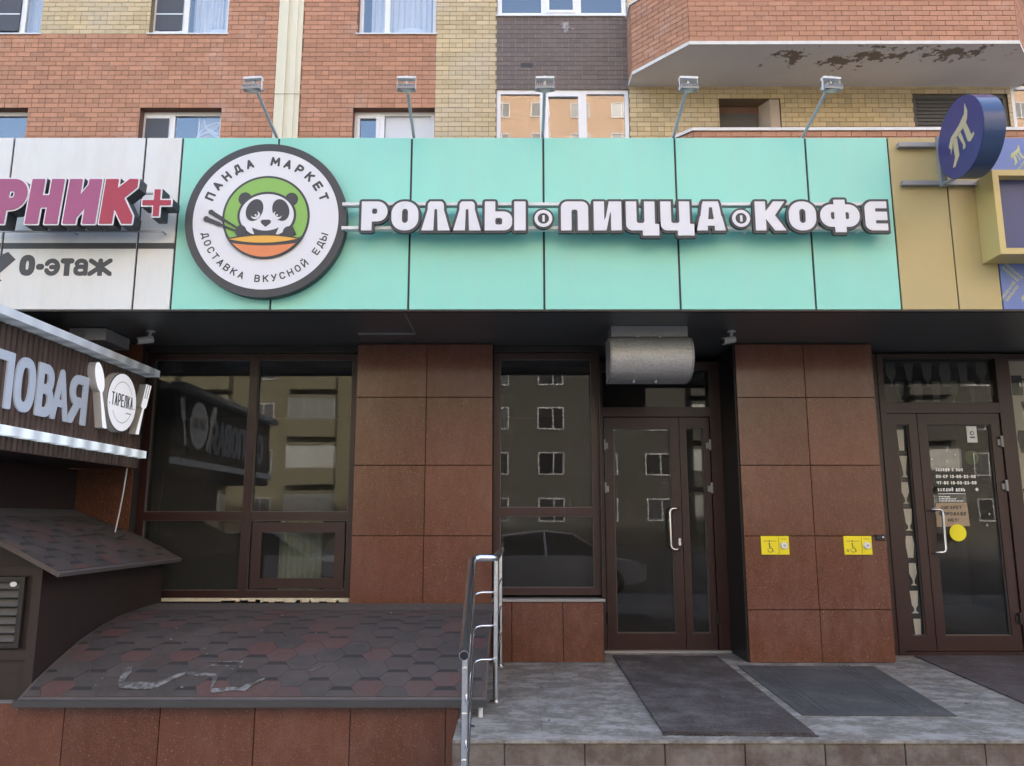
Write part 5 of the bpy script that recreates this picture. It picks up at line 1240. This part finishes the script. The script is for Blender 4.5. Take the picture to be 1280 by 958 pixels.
# torn felt at the lower edge
for Q_ in ([(-2.50, .30), (-2.46, .34), (-2.43, .26), (-2.42, .16), (-2.44, .12), (-2.47, .20)], [(-2.44, .10), (-2.43, .17), (-2.22, .15), (-2.12, .25), (-2.07, .27), (-2.10, .21), (-2.18, .12), (-2.22, .09)],
          [(-2.09, .27), (-1.88, .25), (-1.86, .21), (-2.05, .235)], [(-1.90, .22), (-1.86, .22), (-1.85, .10), (-1.68, .11), (-1.56, .20), (-1.54, .19), (-1.65, .08), (-1.85, .06)],
          [(-1.98, .40), (-1.76, .40), (-1.76, .385), (-1.98, .385)], [(-1.95, .35), (-1.83, .35), (-1.83, .34), (-1.95, .34)], [(-1.31, .28), (-1.22, .34), (-1.21, .33), (-1.30, .27)]):
    cu, cv_ = sum(p[0] for p in Q_)/len(Q_), sum(p[1] for p in Q_)/len(Q_); P = []
    for (u0, v0), (u1, v1) in zip(Q_, Q_[1:]+Q_[:1]):
        for k in range(4): P.append((u0+(u1-u0)*k/4+random.uniform(-.008, .008), v0+(v1-v0)*k/4+random.uniform(-.007, .007)))
    m_ = MB(); m_.add([on_canopy(u, v, .0105) for u, v in P]+[on_canopy(u, v, .006) for u, v in P], [tuple(range(len(P)))]+[(i, i+len(P), (i+1) % len(P)+len(P), (i+1) % len(P)) for i in range(len(P))])
    m_.build('torn_felt', M['felt_pale'], cn)
m_ = MB()
for k in range(46):
    u, v = random.uniform(CXL+.1, CXR-.1), random.uniform(.1, ARC-.1); s_ = random.uniform(.004, .010)
    m_.add([on_canopy(u+a, v+b, .0125) for a, b in ((-s_, -s_*.6), (s_, -s_*.4), (s_*.8, s_*.7), (-s_*.7, s_*.6))]+[on_canopy(u+a*.6, v+b*.6, .018) for a, b in ((-s_, -s_*.6), (s_, -s_*.4), (s_*.8, s_*.7), (-s_*.7, s_*.6))], [(4, 5, 6, 7), (0, 1, 5, 4), (1, 2, 6, 5), (2, 3, 7, 6), (3, 0, 4, 7)])
m_.build('roof_litter', M['felt_pale'], kind='stuff')

# ================================================================== BASEMENT BOOTH WITH HOOD
bo = thing('basement_booth', (-3.6, 6.0, 0), 'dark boarded basement booth with a louvre and small shingle hood', 'booth')
m_ = MB(); m_.box(-4.6, -3.01, 5.19, 6.98, 0, 1.30); m_.box(-3.60, -3.02, 5.2, 6.97, 1.301, 1.36) if False else None
m_.prism([(-4.6, 1.3), (-3.01, 1.3), (-3.72, 1.62), (-4.6, 1.62)], 1.78, lambda u, v, d: (u, 5.195+d, v)); m_.build('body', M['booth'], bo)
m_ = MB(); m_.box(-3.06, -3.0, 5.17, 5.188, 0, 1.28); m_.box(-3.95, -3.06, 5.172, 5.188, 1.215, 1.275); m_.box(-3.95, -3.06, 5.172, 5.188, .70, .76); m_.build('batten', M['booth'], bo)
lo = MB(); lo.ring(-3.9, -3.10, .775, 1.21, 5.155, 5.188, .03); lo = lo.build('louvre', M['dark_frame'], bo)
for k in range(7):
    q = MB(); z = .82+k*.054; q.add([(-3.87, 5.150, z-.005), (-3.13, 5.150, z-.005), (-3.13, 5.180, z+.035), (-3.87, 5.180, z+.035), (-3.87, 5.156, z-.011), (-3.13, 5.156, z-.011), (-3.13, 5.186, z+.029), (-3.87, 5.186, z+.029)], [(0,1,2,3),(4,7,6,5),(0,4,5,1),(1,5,6,2),(2,6,7,3),(3,7,4,0)]); q.build('slat', M['shutter'], lo)
m_ = MB(); m_.prism(ellipse(-3.165, 1.165, .022, .016, 14), .004, FRONT(5.149)); m_.build('sticker', M['sticker_w'], bo)
# hood roof: slope from the eave (x -2.85, z 1.235) up to (x -3.75, z 1.65)
E0, E1 = (-2.85, 1.237), (-3.78, 1.655); LH = math.hypot(E1[0]-E0[0], E1[1]-E0[1]); hx, hz = (E1[0]-E0[0])/LH, (E1[1]-E0[1])/LH
def on_hood(u, v, nrm): return (E0[0]+hx*v+hz*nrm, u, E0[1]+hz*v-hx*nrm+.02*sin(v/LH*pi))
m_ = MB(); K = 8
A = [on_hood(y_, LH*i/K, 0) for y_ in (5.10, 6.97) for i in range(K+1)]; B = [on_hood(y_, LH*i/K, -.028) for y_ in (5.10, 6.97) for i in range(K+1)]; n = K+1
m_.add(A+B, [(i, i+1, n+i+1, n+i) for i in range(K)]+[(2*n+i, 3*n+i, 3*n+i+1, 2*n+i+1) for i in range(K)]+[(i, 2*n+i, 2*n+i+1, i+1) for i in range(K)]+[(n+i, n+i+1, 3*n+i+1, 3*n+i) for i in range(K)]+[(0, n, 3*n, 2*n)])
hd = m_.build('hood', M['dusty'], bo, smooth=True)
shingles(hd, 5.11, 6.96, .02, LH-.18, on_hood, s=.107, jit=.004)
m_ = MB()
for P in ([(6.2, .50), (6.62, .56), (6.60, .60), (6.25, .55)], [(5.9, .44), (6.3, .46), (6.28, .49), (5.95, .47)], [(6.45, .38), (6.7, .42), (6.66, .46), (6.46, .42)]):
    m_.add([on_hood(u, v, .030 if i in (1, 2) else .012) for i, (u, v) in enumerate(P)]+[on_hood(u, v, .006) for u, v in P], [(0, 1, 2, 3), (0, 4, 5, 1), (1, 5, 6, 2), (2, 6, 7, 3), (3, 7, 4, 0)])
m_.build('lifted_felt', M['shb'], hd)

# canteen sign box on the side of the booth, facing across the entrance
cs = thing('canteen_sign', (-3.2, 5.3, 2.0), 'slatted brown canteen sign with pale blue letters, plate, spoon and fork', 'sign')
XC, Y0c, Y1c = -3.20, 3.75, 6.74
ZC0, ZC1 = 2.0, 2.795
m_ = MB(); m_.box(-3.9, XC-.018, Y0c, Y1c, ZC0, ZC1+.0); m_.build('box', M['booth'], cs)
sl = None; y = Y0c+.01
while y < Y1c-.02:
    if sl is None:
        q = MB(); q.prism([(-.024, 0), (-.019, .024), (.016, .024), (.021, 0)], ZC1-ZC0-.004, lambda u, v, d: (v, u, d)); sl = q.build('slat', M['slat'], cs, local=True); sl.location = Vector((XC-.018, y+.018, ZC0+.002))-wl(cs)
    else: piece('slat', sl, (XC-.018, y+.018, ZC0+.002), cs)
    y += .058
# light channels: a lit strip above and below the letters
m_ = MB(); m_.box(XC-.02, -3.085, Y0c, 6.79, ZC1+.002, ZC1+.058); m_.build('light_channel', M['led_top'], cs)
m_ = MB(); m_.box(XC+.008, -3.135, Y0c, 6.76, 2.087, 2.147); m_.build('light_channel', M['led_low'], cs)
for ch, y0, y1 in (('С', 4.05, 4.265), ('Т', 4.285, 4.48), ('О', 4.495, 4.705), ('Л', 4.725, 4.950), ('О', 4.972, 5.189), ('В', 5.212, 5.409), ('А', 5.395, 5.600), ('Я', 5.608, 5.842)):
    w_, t_ = y1-y0, .066; h_ = .362
    if ch == 'Л': fn = uni(pl_((0, 0), (.035, 0), (.066, .05), (.066, h_), (.0, h_), (.0, .05)), bx(0, h_-.062, w_, h_), bx(w_-.066, 0, w_, h_))
    else: fn = d_stroke(ch, w_, h_, .050 if ch == 'А' else t_, True)
    vs, fs = solid(contours(fn, -.03, -.03, w_+.03, h_+.03, .0075, .0), .012)
    m_ = MB(); m_.add([(XC+.007+d, y0+a, 2.257+b) for a, b, d in vs], fs); m_.build('letter', M['letter_blue'], cs)
def cut(name, loops_poly, mt=None):
    P = loops_poly; m_ = MB()
    m_.prism(P, .095, lambda u, v, d: (XC+.007+d, u, v)); o = m_.build(name, M['cut_side'], cs)
    m_ = MB(); m_.prism(P, .003, lambda u, v, d: (XC+.1022+d, u, v)); m_.build('face', M['cut_white'] if mt is None else mt, o)
    return o
def cut_sdf(name, fn, x0, z0, x1, z1):
    L = contours(fn, x0, z0, x1, z1, .006); vs, fs = solid(L, .058); m_ = MB(); m_.add([(XC+.007+d, a, b) for a, b, d in vs], fs); o = m_.build(name, M['cut_side'], cs)
    vs, fs = solid(L, .003); m_ = MB(); m_.add([(XC+.0652+d, a, b) for a, b, d in vs], fs); m_.build('face', M['cut_white'], o)
def lean(fn, y0, k): return lambda Y, Z: fn(Y-k*(Z-2.5)-y0, Z)
spoon = lambda Y, Z: np.minimum(np.hypot(Y/.064, (Z-2.635)/.11)*.07-.07, d_poly(Y, Z, ((-.012, 2.55), (.012, 2.55), (.030, 2.262), (-.030, 2.262))))
cut_sdf('spoon', lean(spoon, 5.945, -.36), 5.7, 2.2, 6.15, 2.8)
fork = lambda Y, Z: np.minimum.reduce([d_poly(Y, Z, ((-.010, 2.54), (.010, 2.54), (.028, 2.272), (-.028, 2.272))), d_box(Y, Z, -.046, 2.50, .046, 2.585, .03)]+[d_box(Y, Z, x-.009, 2.55, x+.009, 2.715, .008) for x in (-.037, 0, .037)])
cut_sdf('fork', lean(fork, 6.635, .33), 6.4, 2.2, 6.86, 2.80)
m_ = MB(); PC = ellipse(6.265, 2.497, .240, .240, 56); m_.prism(PC, .058, lambda u, v, d: (XC+.007+d, u, v)); o = m_.build('plate', M['cut_side'], cs, smooth=True)
PX = XC+.0655
m_ = MB(); m_.prism(ellipse(6.265, 2.497, .239, .239, 56), .002, lambda u, v, d: (PX+d, u, v)); m_.build('plate_edge', M['print_dark'], o)
m_ = MB(); m_.prism(ellipse(6.265, 2.497, .230, .230, 56), .002, lambda u, v, d: (PX+.0024+d, u, v)); m_.build('plate_face', M['plate_white'], o)
m_ = MB(); SP = lambda u, v, d: (PX+.0048+d, u, v)
line(m_, 'ТАРЕЛКА', 6.090, 2.457, .105, .046, .011, .010, SP, width=.345, res=30)
n = 50
for i in range(n):
    a, b = 2*pi*i/n, 2*pi*(i+1)/n
    if abs(sin(a)) < .38 or abs(sin(b)) < .38: continue
    m_.add([(PX+.0055, 6.265+r_*cos(q), 2.497+r_*sin(q)) for r_, q in ((.163, a), (.167, a), (.167, b), (.163, b))], [(0, 1, 2, 3)])
m_.prism(ellipse(6.063, 2.467, .006, .006, 10), .001, SP); m_.prism(ellipse(6.465, 2.467, .006, .006, 10), .001, SP)
for k in range(5): m_.box(PX+.0048, PX+.0056, 6.335+k*.018, 6.348+k*.018, 2.415, 2.423)
m_.build('plate_lettering', M['print_dark'], o)
m_ = MB(); m_.tube([(-3.26, 6.70, 2.0), (-3.27, 6.69, 1.80), (-3.29, 6.69, 1.62), (-3.31, 6.68, 1.44)], .006, 8)
tag(m_.build('cable', M['cable']), 'thin white cable hanging from the canteen sign to the hood', 'cable')
# backing wall of the canteen entrance under the sign
be = thing('canteen_entrance', (-3.9, 5.5, 0), 'dark recessed canteen entrance wall beneath the slatted sign', 'entrance')
m_ = MB(); m_.box(-4.65, -3.78, 3.9, 6.98, 1.62, 2.0); m_.build('wall_board', M['booth'], be); m_ = MB(); m_.box(-3.95, -3.90, 3.8, 6.7, 2.80, 3.1); m_.build('upper_board', M['black'], be)

# ================================================================== HANDRAIL
hr = thing('handrail', (-.1, 5.4, ZP), 'polished steel handrail with lower rails on the left of the steps', 'handrail')
XA, YA = -.108, 5.44
Zt = ZP+.925
def rail_pts(z, yend, xs, drop, zoff=0):
    bend = [(XA, YA+.06, z), (XA-.01, YA+.015, z), (XA-.04, YA-.012, z), (xs+.05, YA-.02, z), (xs+.018, YA-.035, z-.006), (xs, YA-.075, z-.022)]
    return bend + [(xs+.034, yend, z-drop)]
m_ = MB(); m_.tube([(XA+.02, 6.86, Zt), (XA+.008, 6.2, Zt)] + rail_pts(Zt, 4.02, -.268, .40), .0255, 18); m_.build('top_rail', M['steel'], hr, smooth=True)
m_ = MB(); m_.tube([(-.234, 4.0185, Zt-.4002), (-.234, 4.017, Zt-.4005)], .021, 16); m_.build('rail_end', M['black'], hr)
for k, zz in enumerate((.70, .485, .27)):
    m_ = MB(); m_.tube([(XA+.02, 6.80, ZP+zz), (XA+.008, 6.2, ZP+zz)] + rail_pts(ZP+zz, 4.06, -.255, .40), .0085, 10); m_.build('lower_rail', M['steel'], hr, smooth=True)
for (x, y_, z0, z1) in ((XA, YA, ZP, Zt-.02), (XA+.012, 6.72, ZP, Zt-.02), (-.236, 4.13, .13, Zt-.385), (-.255, 4.80, ZP, Zt-.19)):
    m_ = MB(); m_.tube([(x, y_, z0), (x, y_, z1)], .0175, 14); m_.tube([(x, y_, z0+.0005), (x, y_, z0+.010)], .042, 18); 
    for zz in (.70, .485, .27):
        s_ = z0+zz
        if s_ < z1-.05: m_.box(x-.012, x+.012, y_-.03, y_+.03, s_-.012, s_+.012)
    m_.build('post', M['steel'], hr, smooth=True)

# ================================================================== ACROSS THE STREET (seen in the glass)
def opposite(name, x0, x1, h, Y, mt, label, cols, floors, low=None, low_h=0, loggia=()):
    t = thing(name, ((x0+x1)/2, Y, 0), label, 'building', 'apartment blocks across the street mirrored in the glass')
    m_ = MB()
    if low_h: m_.box(x0, x1, Y-12, Y, -.2, low_h, 1); m_.box(x0+.01, x1-.01, Y-11.99, Y-.01, low_h, h, 0)
    else: m_.box(x0, x1, Y-12, Y, -.2, h, 0)
    m_.build('wall', [mt, low or mt], t)
    fr = MB(); fr.ring(-.85, .85, -.75, .75, 0, .06, .09); fr.box(.12, .20, 0.002, .058, -.66, .66); fr.box(-.76, .76, -.02, 0.0, -.66, .66, 1)
    w0 = None; l0 = None; dx = (x1-x0)/cols
    for c in range(cols):
        for r in range(floors):
            z = 2.2+r*3.0; x = x0+dx*(c+.5)
            if c in loggia:
                if l0 is None:
                    q = MB(); q.box(-1.5, 1.5, 0, .9, -1.5, -.45, 0); q.box(-1.48, 1.48, .02, .88, -.45, .95, 1); q.box(-1.5, 1.5, 0, .9, .95, 1.15, 0)
                    for k in range(4): q.box(-1.5+k*.98, -1.44+k*.98, .885, .91, -.45, .95, 2)
                    l0 = q.build('loggia', [low or mt, M['opp_tint'], M['opp_white']], t, local=True); l0.location = Vector((x, Y, z))-wl(t)
                else: piece('loggia', l0, (x, Y, z), t)
            else:
                if w0 is None: w0 = fr.build('window', [M['opp_white'], M['opp_dark']], t, local=True); w0.location = Vector((x, Y+.005, z))-wl(t)
                else: piece('window', w0, (x, Y+.005, z), t)
    return t
opposite('opposite_building', -52, -7.5, 24.5, -36, M['opp_yellow'], 'pale yellow apartment block with loggias mirrored in the left shop window', 13, 8, loggia=(4, 6, 8, 9, 11))
opposite('opposite_building', -6.5, 66, 46, -38, M['opp_orange'], 'tall block with an orange top mirrored in the triple window', 20, 15, M['opp_olive_shade'], 21.0, loggia=(5, 9, 13))

def car(x, y, rz, paint, label):
    t = thing('parked_car', (0, 0, 0), label, 'car', 'cars parked across the street')
    L = 4.3
    st = [(-2.15, .74, .38, .62), (-2.05, .80, .30, .82), (-1.5, .86, .26, .92), (-.6, .88, .24, .95), (.6, .88, .24, .94), (1.35, .86, .24, .86), (1.95, .80, .27, .74), (2.15, .66, .36, .60)]
    m_ = MB(); vs = []
    for x_, hw, zb, zt in st: vs += [(x_, -hw*.96, zb), (x_, -hw, (zb+zt)/2), (x_, -hw*.95, zt), (x_, hw*.95, zt), (x_, hw, (zb+zt)/2), (x_, hw*.96, zb)]
    n = 6; fs = [(i*n+k, (i+1)*n+k, (i+1)*n+(k+1) % n, i*n+(k+1) % n) for i in range(len(st)-1) for k in range(n)]+[tuple(range(n)), tuple(range((len(st)-1)*n, len(st)*n))]
    m_.add(vs, fs); m_.build('body', paint, t, smooth=True)
    gh = [(-1.75, .74, .90, .93), (-1.05, .66, .93, 1.36), (-.2, .66, .94, 1.45), (.45, .64, .93, 1.38), (1.25, .70, .86, .88)]
    m_ = MB(); vs = []
    for x_, hw, zb, zt in gh: vs += [(x_, -.80, zb-.02), (x_, -hw, zt), (x_, hw, zt), (x_, .80, zb-.02)]
    m_.add(vs, [(i*4+k, (i+1)*4+k, (i+1)*4+(k+1) % 4, i*4+(k+1) % 4) for i in range(len(gh)-1) for k in range(4)]+[(0, 1, 2, 3), (16, 17, 18, 19)]); m_.build('window', M['carglass'], t, smooth=True)
    m_ = MB(); vs = []
    for x_, hw, zb, zt in gh[1:4]: vs += [(x_, -hw-.01, zt-.015), (x_, -hw*.8, zt+.02), (x_, hw*.8, zt+.02), (x_, hw+.01, zt-.015)]
    m_.add(vs, [(i*4+k, (i+1)*4+k, (i+1)*4+(k+1) % 4, i*4+(k+1) % 4) for i in range(2) for k in range(4)]+[(0, 1, 2, 3), (8, 9, 10, 11)])
    for s_ in (-1, 1): m_.tube([(-1.75, .76*s_, .91), (-1.05, .67*s_, 1.36)], .035, 6); m_.tube([(.45, .65*s_, 1.38), (1.25, .72*s_, .87)], .03, 6); m_.tube([(-.15, .80*s_, .94), (-.2, .67*s_, 1.42)], .03, 6)
    m_.build('roof', paint, t, smooth=True)
    for x_ in (-1.35, 1.32):
        for s_ in (-1, 1):
            m_ = MB(); m_.tube([(x_, s_*.70, .31), (x_, s_*.895, .31)], .31, 22); w = m_.build('wheel', M['tyre'], t, smooth=True); m_ = MB(); m_.tube([(x_, s_*.8955, .31), (x_, s_*.902, .31)], .19, 18); m_.build('rim', M['galv'], w, smooth=True)
    m_ = MB()
    for s_ in (-.6, .6): m_.box(2.06, 2.15, s_-.13, s_+.13, .60, .70)
    m_.build('headlight', M['lens'], t)
    t.location = (x, y, -.13); t.rotation_euler = (0, 0, rz)
car(.9, -4.0, .03, mat('silver_paint', (.80, .80, .80), .3, metal=.2), 'silver sedan mirrored in the middle shop window')
car(6.6, -4.2, -.02, mat('grey_paint', (.30, .305, .31), .3, metal=.2), 'grey sedan mirrored in the main glass door')
car(-5.6, -4.1, .02, mat('white_paint', (.78, .78, .78), .3), 'white sedan mirrored low in the left shop window')
